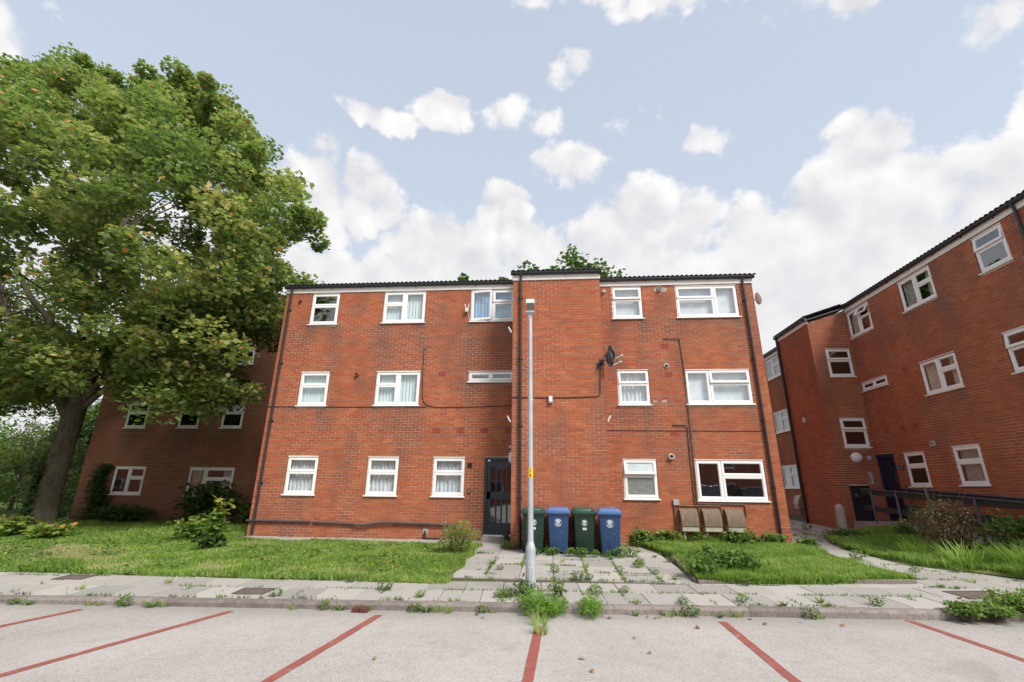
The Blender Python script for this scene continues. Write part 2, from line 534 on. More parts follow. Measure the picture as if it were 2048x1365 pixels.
    plain('cream_curtain', (0.58, 0.52, 0.43), 0.85, var=0.2, scale=5)
    plain('lace', (0.40, 0.38, 0.36), 0.85, var=0.4, scale=26)
    # concrete, paving
    m, T = newmat('car_park_concrete')
    pos = T.n('ShaderNodeNewGeometry').outputs['Position']
    n1 = T.noise(pos, 0.7, 6, 0.6)
    n2 = T.noise(pos, 5, 6, 0.7)
    n3 = T.noise(pos, 70, 3, 0.8)
    v = T.n('ShaderNodeTexVoronoi', {'Vector': pos, 'Scale': 95.0, 'Randomness': 1.0}).outputs['Color']
    vv = T.n('ShaderNodeSeparateColor', {0: v}).outputs[0]
    base = T.ramp(n1, [(0.3, (0.36, 0.335, 0.31)), (0.7, (0.44, 0.415, 0.39))])
    base = T.mix(T.ss(n2, 0.45, 0.75, 0.0, 0.45), base, (0.275, 0.26, 0.245))
    base = T.mix(T.ss(vv, 0.72, 0.95, 0.0, 0.45), base, (0.52, 0.50, 0.47))
    base = T.mix(T.ss(vv, 0.30, 0.05, 0.0, 0.55), base, (0.20, 0.185, 0.175))
    sp = T.n('ShaderNodeSeparateXYZ', {0: pos})
    dk = T.m('SUBTRACT', T.m('ADD', T.m('MULTIPLY', sp.outputs[0], 0.05416), -5.95), sp.outputs[1])     # metres out from the kerb
    dirt = T.ss(T.m('ADD', dk, T.m('MULTIPLY', T.m('SUBTRACT', n2, 0.5), 0.9)), 0.75, 0.0)
    base = T.mix(T.m('MULTIPLY', dirt, 0.55), base, (0.20, 0.185, 0.165))
    blot = T.noise(pos, 1.1, 5, 0.6, 0.6)
    base = T.mix(T.ss(blot, 0.60, 0.74, 0.0, 0.32), base, (0.22, 0.205, 0.19))
    base = T.mix(T.ss(T.noise(pos, 2.7, 4, 0.55), 0.70, 0.76, 0.0, 0.35), base, (0.17, 0.16, 0.15))
    big = T.noise(pos, 0.23, 3, 0.5)
    base = T.mix(T.ss(big, 0.4, 0.65, 0.0, 0.18), base, (0.25, 0.235, 0.22))
    bsdf_out(T, base, 0.9, 0, 0.3, bump=n3, bdist=0.006, bstr=0.5)
    m, T = newmat('red_line')
    pos = T.n('ShaderNodeNewGeometry').outputs['Position']
    n1 = T.noise(pos, 9, 6, 0.7)
    n3 = T.noise(pos, 80, 3, 0.8)
    base = T.ramp(n1, [(0.3, (0.225, 0.070, 0.056)), (0.6, (0.31, 0.092, 0.072)), (0.8, (0.36, 0.15, 0.125))])
    base = T.mix(T.ss(n3, 0.56, 0.72, 0, 0.5), base, (0.32, 0.23, 0.20))
    base = T.mix(T.ss(T.noise(pos, 3.2, 6, 0.75), 0.56, 0.70, 0, 0.65), base, (0.36, 0.30, 0.27))
    bsdf_out(T, base, 0.85, 0, 0.3, bump=n3, bdist=0.004)
    m, T = newmat('paving_slab')
    oi = T.n('ShaderNodeObjectInfo').outputs['Random']
    pos = T.n('ShaderNodeNewGeometry').outputs['Position']
    n1 = T.noise(pos, 3.5, 6, 0.65)
    n2 = T.noise(pos, 60, 4, 0.7)
    base = T.ramp(T.m('ADD', T.m('MULTIPLY', oi, 0.55), T.m('MULTIPLY', n1, 0.45)), [(0.15, (0.27, 0.26, 0.24)), (0.5, (0.355, 0.335, 0.31)), (0.85, (0.43, 0.40, 0.37))])
    base = T.mix(T.ss(n2, 0.5, 0.72, 0, 0.35), base, (0.24, 0.225, 0.21))
    base = T.mix(T.ss(n1, 0.58, 0.8, 0, 0.4), base, (0.23, 0.21, 0.18))
    bsdf_out(T, base, 0.9, 0, 0.3, bump=n2, bdist=0.003)
    m, T = newmat('kerb_concrete')
    oi = T.n('ShaderNodeObjectInfo').outputs['Random']
    pos = T.n('ShaderNodeNewGeometry').outputs['Position']
    n1 = T.noise(pos, 6, 6, 0.7)
    n2 = T.noise(pos, 26, 6, 0.8)
    base = T.ramp(T.m('ADD', T.m('MULTIPLY', oi, 0.3), T.m('MULTIPLY', n1, 0.7)), [(0.3, (0.16, 0.135, 0.125)), (0.7, (0.29, 0.255, 0.235))])
    base = T.mix(T.ss(n2, 0.45, 0.68, 0, 0.7), base, (0.095, 0.075, 0.070))
    bsdf_out(T, base, 0.92, 0, 0.3, bump=n2, bdist=0.008)
    plain('old_concrete', (0.34, 0.32, 0.29), 0.9, var=0.3, scale=8, bump=0.004)
    plain('pebble_concrete', (0.36, 0.33, 0.29), 0.9, var=0.5, scale=30, bump=0.01)
    plain('joint_soil', (0.085, 0.070, 0.048), 0.95, var=0.4, scale=12, bump=0.006)
    plain('cast_iron', (0.115, 0.085, 0.075), 0.8, var=0.35, scale=14)
    plain('old_timber', (0.028, 0.027, 0.030), 0.8, var=0.5, scale=10)
    plain('grey_timber', (0.075, 0.080, 0.090), 0.85, var=0.4, scale=12)
    plain('post_metal', (0.10, 0.115, 0.14), 0.5, var=0.2)
    plain('render_white', (0.7, 0.7, 0.68), 0.8)
    plain('red_roof', (0.36, 0.10, 0.07), 0.85, var=0.2)
    plain('car_paint_silver', (0.5, 0.52, 0.54), 0.3, metal=0.5, var=0.03)
    m, T = newmat('soil')
    pos = T.n('ShaderNodeNewGeometry').outputs['Position']
    n1 = T.noise(pos, 2.2, 6, 0.65)
    base = T.ramp(n1, [(0.3, (0.11, 0.165, 0.04)), (0.55, (0.17, 0.21, 0.055)), (0.8, (0.33, 0.27, 0.16))])
    bsdf_out(T, base, 0.95, 0, 0.2, bump=T.noise(pos, 30, 4), bdist=0.03)
    m, T = newmat('far_grass')
    pos = T.n('ShaderNodeNewGeometry').outputs['Position']
    bsdf_out(T, T.ramp(T.noise(pos, 0.6, 6, 0.65), [(0.3, (0.05, 0.085, 0.018)), (0.7, (0.09, 0.14, 0.03))]), 0.95, 0, 0.2)
    # foliage: tone runs dark -> light along a ramp of its own
    def foliage(name, stops, trans=0.35, rough=0.55):
        m, T = newmat(name)
        tone = T.n('ShaderNodeAttribute', attribute_name='tone').outputs['Fac']
        col = T.ramp(tone, stops)
        p = T.n('ShaderNodeBsdfPrincipled', {'Base Color': col, 'Roughness': rough, 'Specular IOR Level': 0.35})
        tcol = T.mix(0.45, col, (0.26, 0.50, 0.05))
        t = T.n('ShaderNodeBsdfTranslucent', {'Color': tcol})
        T.n('ShaderNodeOutputMaterial', {0: T.n('ShaderNodeMixShader', {0: trans, 1: p.outputs[0], 2: t.outputs[0]}).outputs[0]})
    foliage('maple_leaf', [(0.0, (0.095, 0.135, 0.050)), (0.3, (0.175, 0.230, 0.075)), (0.55, (0.290, 0.340, 0.105)), (0.75, (0.45, 0.46, 0.15)), (0.87, (0.56, 0.48, 0.17)), (0.95, (0.60, 0.32, 0.11)), (1.0, (0.64, 0.20, 0.08))], 0.42)
    foliage('tree_leaf', [(0.0, (0.044, 0.088, 0.025)), (0.5, (0.088, 0.158, 0.035)), (1.0, (0.193, 0.263, 0.061))], 0.25)
    foliage('yellow_tree_leaf', [(0.0, (0.120, 0.144, 0.030)), (1.0, (0.264, 0.264, 0.060))], 0.3)
    foliage('grass_blade', [(0.0, (0.095, 0.165, 0.036)), (0.4, (0.25, 0.395, 0.075)), (0.72, (0.40, 0.54, 0.13)), (0.86, (0.46, 0.50, 0.20)), (1.0, (0.60, 0.50, 0.32))], 0.55, 0.5)
    foliage('dark_shrub', [(0.0, (0.022, 0.050, 0.015)), (0.6, (0.050, 0.106, 0.025)), (1.0, (0.094, 0.163, 0.037))], 0.25)
    foliage('weed_leaf', [(0.0, (0.062, 0.116, 0.028)), (0.5, (0.124, 0.217, 0.044)), (0.85, (0.217, 0.310, 0.070)), (1.0, (0.373, 0.310, 0.109))], 0.35)
    foliage('feather_leaf', [(0.0, (0.090, 0.195, 0.019)), (1.0, (0.227, 0.423, 0.046))], 0.4)
    foliage('pale_weed', [(0.0, (0.108, 0.156, 0.036)), (0.6, (0.204, 0.252, 0.066)), (1.0, (0.384, 0.372, 0.120))], 0.4)
    foliage('sapling_leaf', [(0.0, (0.078, 0.156, 0.033)), (0.7, (0.182, 0.286, 0.052)), (0.9, (0.338, 0.351, 0.065)), (1.0, (0.520, 0.260, 0.078))], 0.4)
    foliage('brown_bush', [(0.0, (0.098, 0.065, 0.033)), (0.6, (0.221, 0.150, 0.072)), (1.0, (0.364, 0.247, 0.117))], 0.2)
    foliage('dead_leaf', [(0.0, (0.18, 0.055, 0.025)), (1.0, (0.45, 0.22, 0.09))], 0.2)
    foliage('petal_yellow', [(0.0, (0.70, 0.42, 0.01)), (1.0, (0.80, 0.60, 0.03))], 0.3)
    m, T = newmat('bark')
    tc = T.n('ShaderNodeTexCoord').outputs['Object']
    mp = T.n('ShaderNodeMapping', {'Vector': tc, 'Scale': (7, 7, 1.2)}).outputs[0]
    n1 = T.noise(mp, 3, 7, 0.7)
    n2 = T.noise(tc, 1.2, 3)
    base = T.ramp(n1, [(0.3, (0.065, 0.052, 0.040)), (0.6, (0.165, 0.135, 0.105)), (0.8, (0.26, 0.215, 0.165))])
    base = T.mix(T.ss(n2, 0.5, 0.7, 0, 0.4), base, (0.07, 0.085, 0.035))
    bsdf_out(T, base, 0.95, 0, 0.2, bump=n1, bdist=0.06, bstr=0.9)
    plain('twig', (0.13, 0.10, 0.07), 0.9, var=0.3)


make_materials()
M_ = MATS


# ------------------------------------------------------------------ ground levels
def gz(x, y):
    """finished ground level away from the car park"""
    if y < 0:
        return 0.035 * y
    if x > 0:
        return 0.035 * y
    return -0.02 * min(y, 12.0)


CP_Z = -0.30                                   # car park surface
KERB_D = Vector((math.cos(R(3.1)), math.sin(R(3.1)), 0))
KERB_N = Vector((-KERB_D.y, KERB_D.x, 0))


def kerb_y(x):
    return -5.98 + math.tan(R(3.1)) * (x + 0.56)

# brick_far needs wall-run coordinates
def patch_far():
    m = M_['brick_far']
    nt = m.node_tree
    br = [n for n in nt.nodes if n.type == 'TEX_BRICK'][0]
    pos = nt.nodes.new('ShaderNodeNewGeometry').outputs['Position']
    s = nt.nodes.new('ShaderNodeSeparateXYZ')
    nt.links.new(pos, s.inputs[0])
    a = nt.nodes.new('ShaderNodeMath')
    nt.links.new(s.outputs[0], a.inputs[0])
    nt.links.new(s.outputs[1], a.inputs[1])
    c = nt.nodes.new('ShaderNodeCombineXYZ')
    nt.links.new(a.outputs[0], c.inputs[0])
    nt.links.new(s.outputs[2], c.inputs[1])
    nt.links.new(c.outputs[0], br.inputs['Vector'])


patch_far()

# ------------------------------------------------------------------ brick walls
BP, BH, MJ = 0.225, 0.075, 0.010


class Brickwork:
    """Gathers the bricks of one building; near ones become objects, the rest one mesh."""

    def __init__(s):
        s.rows = []      # (M, u0, u1, z0, z1, tone, stain, full)

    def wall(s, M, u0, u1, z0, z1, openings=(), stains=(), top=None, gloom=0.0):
        k0 = int(math.floor(z0 / BH))
        k1 = int(math.ceil(z1 / BH))
        for k in range(k0, k1):
            zb, zt = k * BH, k * BH + BH - MJ
            if zb < z0 - 0.04 or zt > z1 + 0.03:
                continue
            cuts = [(a, b) for a, b, c, d in openings if min(zt, d) - max(zb, c) > 0.02]
            u = math.floor(u0 / BP) * BP - (BP / 2 if k % 2 else 0)
            while u < u1:
                segs = [(max(u, u0), min(u + BP - MJ, u1))]
                full = segs[0] == (u, u + BP - MJ)
                for a, b in cuts:
                    nxt = []
                    for p, q in segs:
                        if q <= a or p >= b:
                            nxt.append((p, q))
                        else:
                            full = False
                            if p < a:
                                nxt.append((p, a))
                            if q > b:
                                nxt.append((b, q))
                    segs = nxt
                for p, q in segs:
                    if q - p < 0.02:
                        continue
                    if top is not None and zt > top((p + q) / 2):
                        continue
                    uc, zc = (p + q) / 2, (zb + zt) / 2
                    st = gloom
                    for (su0, su1, sz, amt) in stains:
                        if zc < sz:
                            d = sz - zc
                            st += .62 * amt * math.exp(-d / 0.75) * (math.exp(-((uc - su0) / 0.26) ** 2) + math.exp(-((uc - su1) / 0.26) ** 2))
                            if su0 < uc < su1:
                                st += 0.35 * amt * math.exp(-d / 0.35)
                    if zc < 0.35:
                        st += 0.22 * (0.35 - zc) / 0.35
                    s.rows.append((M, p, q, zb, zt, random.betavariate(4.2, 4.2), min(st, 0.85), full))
                u += BP
        return s

    def build(s, parent, holder, single=300, seed=1):
        rows = s.rows
        ctr = [r[0] @ Vector(((r[1] + r[2]) / 2, 0, (r[3] + r[4]) / 2)) for r in rows]
        pick = set()
        if single:
            cand = [i for i, r in enumerate(rows) if r[7] and inview(ctr[i], -0.01)]

            def size(i):
                n = rows[i][0].to_3x3() @ Vector((0, -1, 0))
                d = CAM - ctr[i]
                return -(abs(n.dot(d.normalized())) / d.length_squared)
            cand.sort(key=size)
            pick = set(cand[:single])
        sm = []
        for q in range(10):
            jw, jz = random.uniform(-.003, .003), random.uniform(-.002, .002)
            mb = MB()
            mb.add([(-.1075, 0, -.0325), (.1075 + jw, 0, -.0325), (.1075 + jw, 0, .0325 + jz), (-.1075, 0, .0325 + jz),
                    (-.1075, .02, -.0325), (.1075 + jw, .02, -.0325), (.1075 + jw, .02, .0325 + jz), (-.1075, .02, .0325 + jz)],
                   [(0, 1, 2, 3), (0, 4, 5, 1), (1, 5, 6, 2), (2, 6, 7, 3), (3, 7, 4, 0)])
            me = mb.mesh('brick', M_['brick'])
            for nm, val in (('tone', 0.18 + q * 0.068), ('stain', 0.05)):
                at = me.attributes.new(nm, 'FLOAT', 'FACE')
                at.data.foreach_set('value', [val] * len(me.polygons))
            sm.append(me)
        vs, tone, stain = [], [], []
        for i, r in enumerate(rows):
            M, u0, u1, z0, z1, t, st, full = r
            jy = random.uniform(-.0015, .0015)
            if i in pick:
                o = bpy.data.objects.new('brick', sm[min(9, max(0, int((t - .18) / .068)))])
                put(o, holder, M @ Matrix.Translation(((u0 + u1) / 2, jy, (z0 + z1) / 2)))
                continue
            jz = random.uniform(-.0015, .0015)
            for y in (jy, .02):
                for (u, z) in ((u0, z0), (u1, z0), (u1, z1), (u0, z1)):
                    vs.append(M @ Vector((u, y, z + jz)))
            tone.append(t)
            stain.append(st)
        n = len(tone)
        base = np.arange(n)[:, None, None] * 8
        fq = np.array([(0, 1, 2, 3), (0, 4, 5, 1), (1, 5, 6, 2), (2, 6, 7, 3), (3, 7, 4, 0)])
        F = (base + fq[None]).reshape(-1, 4)
        L = WM[holder].inverted()
        V = np.array([L @ v for v in vs])
        me = np_mesh('brickwork', V, F, 4, M_['brick'], {'tone': np.repeat(tone, 5), 'stain': np.repeat(stain, 5)})
        o = np_obj('brickwork', me, holder, WM[holder])
        o['kind'] = 'stuff'
        return o


def backing(mb, M, u0, u1, z0, z1, openings=(), y=0.005, depth=0.12, reveal=None, top=None):
    """mortar plane with real holes; the reveals go to a second builder"""
    xs = sorted({u0, u1, *[min(max(v, u0), u1) for o in openings for v in o[:2]]})
    zs = sorted({z0, z1, *[min(max(v, z0), z1) for o in openings for v in o[2:]]})
    for a, b in zip(xs, xs[1:]):
        for c, d in zip(zs, zs[1:]):
            uc, zc = (a + b) / 2, (c + d) / 2
            if any(o[0] < uc < o[1] and o[2] < zc < o[3] for o in openings):
                continue
            da, db = d, d
            if top is not None and d == z1:
                da, db = top(a), top(b)
            mb.quad(M @ Vector((a, y, c)), M @ Vector((b, y, c)), M @ Vector((b, y, db)), M @ Vector((a, y, da)))
    if reveal is not None:
        for a, b, c, d in openings:
            rb = MB()
            reveal.append(rb)
            for p in (((a, c), (a, d)), ((b, c), (b, d)), ((a, c), (b, c)), ((a, d), (b, d))):
                (pa, pc), (pb, pd) = p
                rb.quad(M @ Vector((pa, .004, pc)), M @ Vector((pb, .004, pd)), M @ Vector((pb, depth, pd)), M @ Vector((pa, depth, pc)))


# ------------------------------------------------------------------ windows
def light(win, M, u0, u1, z0, z1, swing=None, ang=0.0, glass='window_glass', bar=0.055):
    """one glazed light: a sash and its pane, sub-parts of the window"""
    H = I4
    if swing == 'top':
        p = Vector((0, 0.035, z1))
        H = Matrix.Translation(p) @ Matrix.Rotation(-R(ang), 4, 'X') @ Matrix.Translation(-p)
    elif swing == 'left':
        p = Vector((u0, 0.035, 0))
        H = Matrix.Translation(p) @ Matrix.Rotation(-R(ang), 4, 'Z') @ Matrix.Translation(-p)
    mb = MB().frame(u0, u1, z0, z1, bar, 0.004, 0.055)
    # glazing bead, a little lower than the sash
    mb.frame(u0 + bar, u1 - bar, z0 + bar, z1 - bar, 0.012, 0.014, 0.05)
    mb.build('sash', M_['upvc'], win, M @ H, bevel=0.004, seg=1)
    g = MB().quad((u0 + bar, .034, z0 + bar), (u1 - bar, .034, z0 + bar), (u1 - bar, .034, z1 - bar), (u0 + bar, .034, z1 - bar))
    g.build('pane', M_[glass], win, M @ H)


def dressing(win, M, u0, u1, z0, z1, kind):
    y = 0.15
    mb = MB()
    if kind in ('vertical_blind', 'blue_blind'):
        n = max(3, int((u1 - u0) / 0.095))
        w = (u1 - u0) / n
        for i in range(n):
            a = u0 + i * w
            t = 0.018 + 0.012 * random.random()
            if random.random() < 0.04:
                continue
            mb.quad((a, y - t, z0), (a + w * 0.96, y + t, z0), (a + w * 0.96, y + t, z1), (a, y - t, z1))
        mb.build('blind', M_[kind], win, M)
    elif kind == 'sheer':  # flat pale panel added behind the glass, standing in for reflected sky
        mb.box(u0, u1, y, y + .004, z0, z1)
        mb.build('blind', M_['net_curtain'], win, M)
    elif kind == 'roller':
        mb.box(u0, u1, y, y + .006, z0 + (z1 - z0) * .55, z1)
        mb.build('blind', M_['net_curtain'], win, M)
    else:
        parts = [(u0, u1)]
        if kind == 'cream_curtain':
            parts = [(u0, u0 + (u1 - u0) * .3), (u1 - (u1 - u0) * .28, u1)]
        for a, b in parts:
            n = max(8, int((b - a) / 0.022))
            ph = random.random() * 6
            pts = []
            for i in range(n + 1):
                t = i / n
                pts.append((a + (b - a) * t, y + 0.022 * math.sin(ph + t * (b - a) * 55) + 0.012 * math.sin(ph * 2 + t * (b - a) * 21)))
            for p, q in zip(pts, pts[1:]):
                mb.quad((p[0], p[1], z0), (q[0], q[1], z0), (q[0], q[1], z1), (p[0], p[1], z1))
        mb.build('curtain', M_[kind], win, M, smooth=True, angle=80)


def window(parent, M, u0, u1, z0, z1, kind='A', vent=0.0, dress=None, glass=None, left_vent=0.0, split=0.62, narrow=0.37):
    """kind A: vent over fixed; DL / DR: small vent over fixed on the left / right, full light beside it;
    WL / WR: the same with a wide vented side; S: two small lights side by side"""
    fw, mw = 0.045, 0.045
    sill_h = 0.032
    zf = z0 + sill_h
    fr = MB()
    fr.frame(u0 + .004, u1 - .004, zf, z1 - .004, fw, 0.018, 0.095)
    a, b, c, d = u0 + fw, u1 - fw, zf + fw, z1 - fw
    zt = c + (d - c) * split
    lights = []
    g1 = glass or 'window_glass'
    if kind == 'A':
        fr.box(a, b, .018, .09, zt - mw / 2, zt + mw / 2)
        lights = [(a - .012, b + .012, zt - .004, d + .014, 'top', vent), (a - .008, b + .008, c - .008, zt - mw / 2 + .008, None, 0)]
    elif kind == 'S':
        mid = (a + b) / 2
        fr.box(mid - mw / 2, mid + mw / 2, .018, .09, c, d)
        lights = [(a - .008, mid - mw / 2 + .008, c - .008, d + .008, None, 0), (mid - mw / 2 + .004, b + .012, c - .01, d + .014, 'top', vent)]
    else:
        fr_w = 0.5 if kind[0] == 'D' else (1 - narrow if kind[1] == 'L' else narrow)
        mid = a + (b - a) * fr_w
        fr.box(mid - mw / 2, mid + mw / 2, .018, .09, c, d)
        s0, s1, f0, f1 = (a, mid - mw / 2, mid + mw / 2, b) if kind[1] == 'L' else (mid + mw / 2, b, a, mid - mw / 2)
        fr.box(s0, s1, .018, .09, zt - mw / 2, zt + mw / 2)
        lights = [(s0 - .01, s1 + .01, zt - .004, d + .014, 'top', vent), (s0 - .008, s1 + .008, c - .008, zt - mw / 2 + .008, None, 0),
                  (f0 - .01, f1 + .01, c - .01, d + .01, 'left' if left_vent else None, left_vent)]
    win = fr.build('window', M_['upvc'], parent, M, bevel=0.004, seg=1)
    for (p, q, r, s, sw, an) in lights:
        light(win, M, p, q, r, s, sw, an, g1 if not (glass == 'frosted_glass' and sw == 'top') else 'opal_glass')
    MB().box(u0 - .03, u1 + .03, -.045, .03, z0, z0 + sill_h).build('sill', M_['upvc'], win, M, bevel=0.006, seg=2)
    MB().box(u0, u1, -.006, .09, z1 - .004, z1 + .016).build('head_trim', M_['fascia_white'], win, M)
    if dress:
        dressing(win, M, u0 + .03, u1 - .03, zf, z1 - .03, dress)
    return win


def opening(w):
    return (w[0], w[1], w[2], w[3])


# ------------------------------------------------------------------ eaves and roofs
def tile_mesh(w=0.28, ln=0.42, rolls=2, h=0.031):
    n = 8 * rolls
    mb = MB()
    top0, top1, bot0 = [], [], []
    for i in range(n + 1):
        s = i / n
        z = h * math.sin(math.pi * s * rolls) ** 2
        top0.append((s * w, 0, z + .016))
        top1.append((s * w, ln, z + .016))
        bot0.append((s * w, 0, z))
    vs = top0 + top1 + bot0
    m = n + 1
    fs = [(i, i + 1, m + i + 1, m + i) for i in range(n)] + [(2 * m + i, 2 * m + i + 1, i + 1, i) for i in range(n)]
    mb.add(vs, fs)
    return mb.mesh('roof_tile', M_['roof_tile'], True)


TILE = tile_mesh()


def eave(parent, M, u0, u1, zf, pitch=16.0, back=5.5, rows=1, fascia_h=0.17, over=0.06):
    """fascia, gutter with brackets, a roof slab behind and single tiles along the edge"""
    MB().box(u0 - .02, u1 + .02, -.03, .01, zf, zf + fascia_h).build('fascia', M_['fascia_white'], parent, M)
    zg = zf + fascia_h + .012
    g = MB()
    prof = [(-.075 + .055 * math.cos(t), zg + .02 + .07 * math.sin(t)) for t in [math.pi + math.pi * k / 8 for k in range(9)]]
    prof += [(-.02, zg + .035), (-.13, zg + .035)]
    g.prism(prof, u0 - over, u1 + over)
    gut = g.build('gutter', M_['black_plastic'], parent, M, smooth=True, angle=50)
    k = u0 + .55
    while k < u1:
        MB().box(k - .014, k + .014, -.06, -.028, zf + fascia_h - .05, zg + .0).build('gutter_bracket', M_['black_plastic'], gut, M)
        k += 0.92 + random.uniform(-.06, .06)
    tp = math.tan(R(pitch))
    ze = zg + .052
    rf = MB()
    y0, y1 = .05, back
    z0, z1 = ze + tp * .15, ze + tp * (back + .12)
    n = max(2, int((u1 - u0 + 2 * over) / .035))
    ring = []
    for i in range(n + 1):
        u = u0 - over + (u1 - u0 + 2 * over) * i / n
        zz = .040 * math.sin(math.pi * (u - (u0 - over)) / .14) ** 2
        ring.append((u, zz))
    vs = [(u, y0, z0 + z - .01) for u, z in ring] + [(u, y1, z1 + z - .01) for u, z in ring]
    m = n + 1
    rf.add(vs, [(i, i + 1, m + i + 1, m + i) for i in range(n)])
    rf.quad((u0 - over, y1, z1 - .03), (u1 + over, y1, z1 - .03), (u1 + over, y1 + y1, z0 - .03), (u0 - over, y1 + y1, z0 - .03))
    roof = rf.build('roof', M_['roof_tile'], parent, M)
    Mp = Matrix.Rotation(R(pitch), 4, 'X')
    for r in range(rows):
        u = u0 - over
        while u < u1 + over - .1:
            P = M @ Matrix.Translation((u, -.12 + .36 * r * math.cos(R(pitch)), ze + .36 * r * math.sin(R(pitch)) + .004 * r)) @ Mp
            if inview(P @ Vector((0, 0, 0)), .1):
                put(bpy.data.objects.new('roof_tile', TILE), roof, P)
            u += .28
    return roof


def downpipe(parent, M, u, z0, z1, r=.034, zf=None, shoe=True):
    y = -.055
    pts = [(u, y, z1), (u, y, z0 + .06)]
    mb = MB().tube(pts, r, 10)
    if zf:
        mb.tube([(u, -.085, zf), (u, -.085, zf - .05), (u, y, z1 + .02), (u, y, z1 - .05)], r, 10)
    if shoe:
        mb.tube([(u, y, z0 + .1), (u, y, z0 + .05), (u, y - .06, z0 - .02)], r * 1.05, 10)
    dp = mb.build('downpipe', M_['black_plastic'], parent, M, smooth=True, angle=50)
    z = z1 - .6
    while z > z0 + .3:
        MB().lathe([(r + .012, -.03), (r + .012, .03)], 10, Matrix.Translation((u, y, z))).box(u - .06, u + .06, -.03, .0, z - .018, z + .018).build('pipe_bracket', M_['black_plastic'], dp, M, smooth=True)
        z -= 1.75
    return dp


def airbrick(parent, M, u, z, w=.215, h=.14):
    mb = MB().box(u - w / 2, u + w / 2, -.004, .03, z - h / 2, z + h / 2)
    for i in range(5):
        for j in range(3):
            x = u - w / 2 + w * (i + .5) / 5
            zz = z - h / 2 + h * (j + .5) / 3
            mb.box(x - .012, x + .012, -.010, -.002, zz - .012, zz + .012)
    mb.build('air_brick', M_['terracotta'], parent, M)


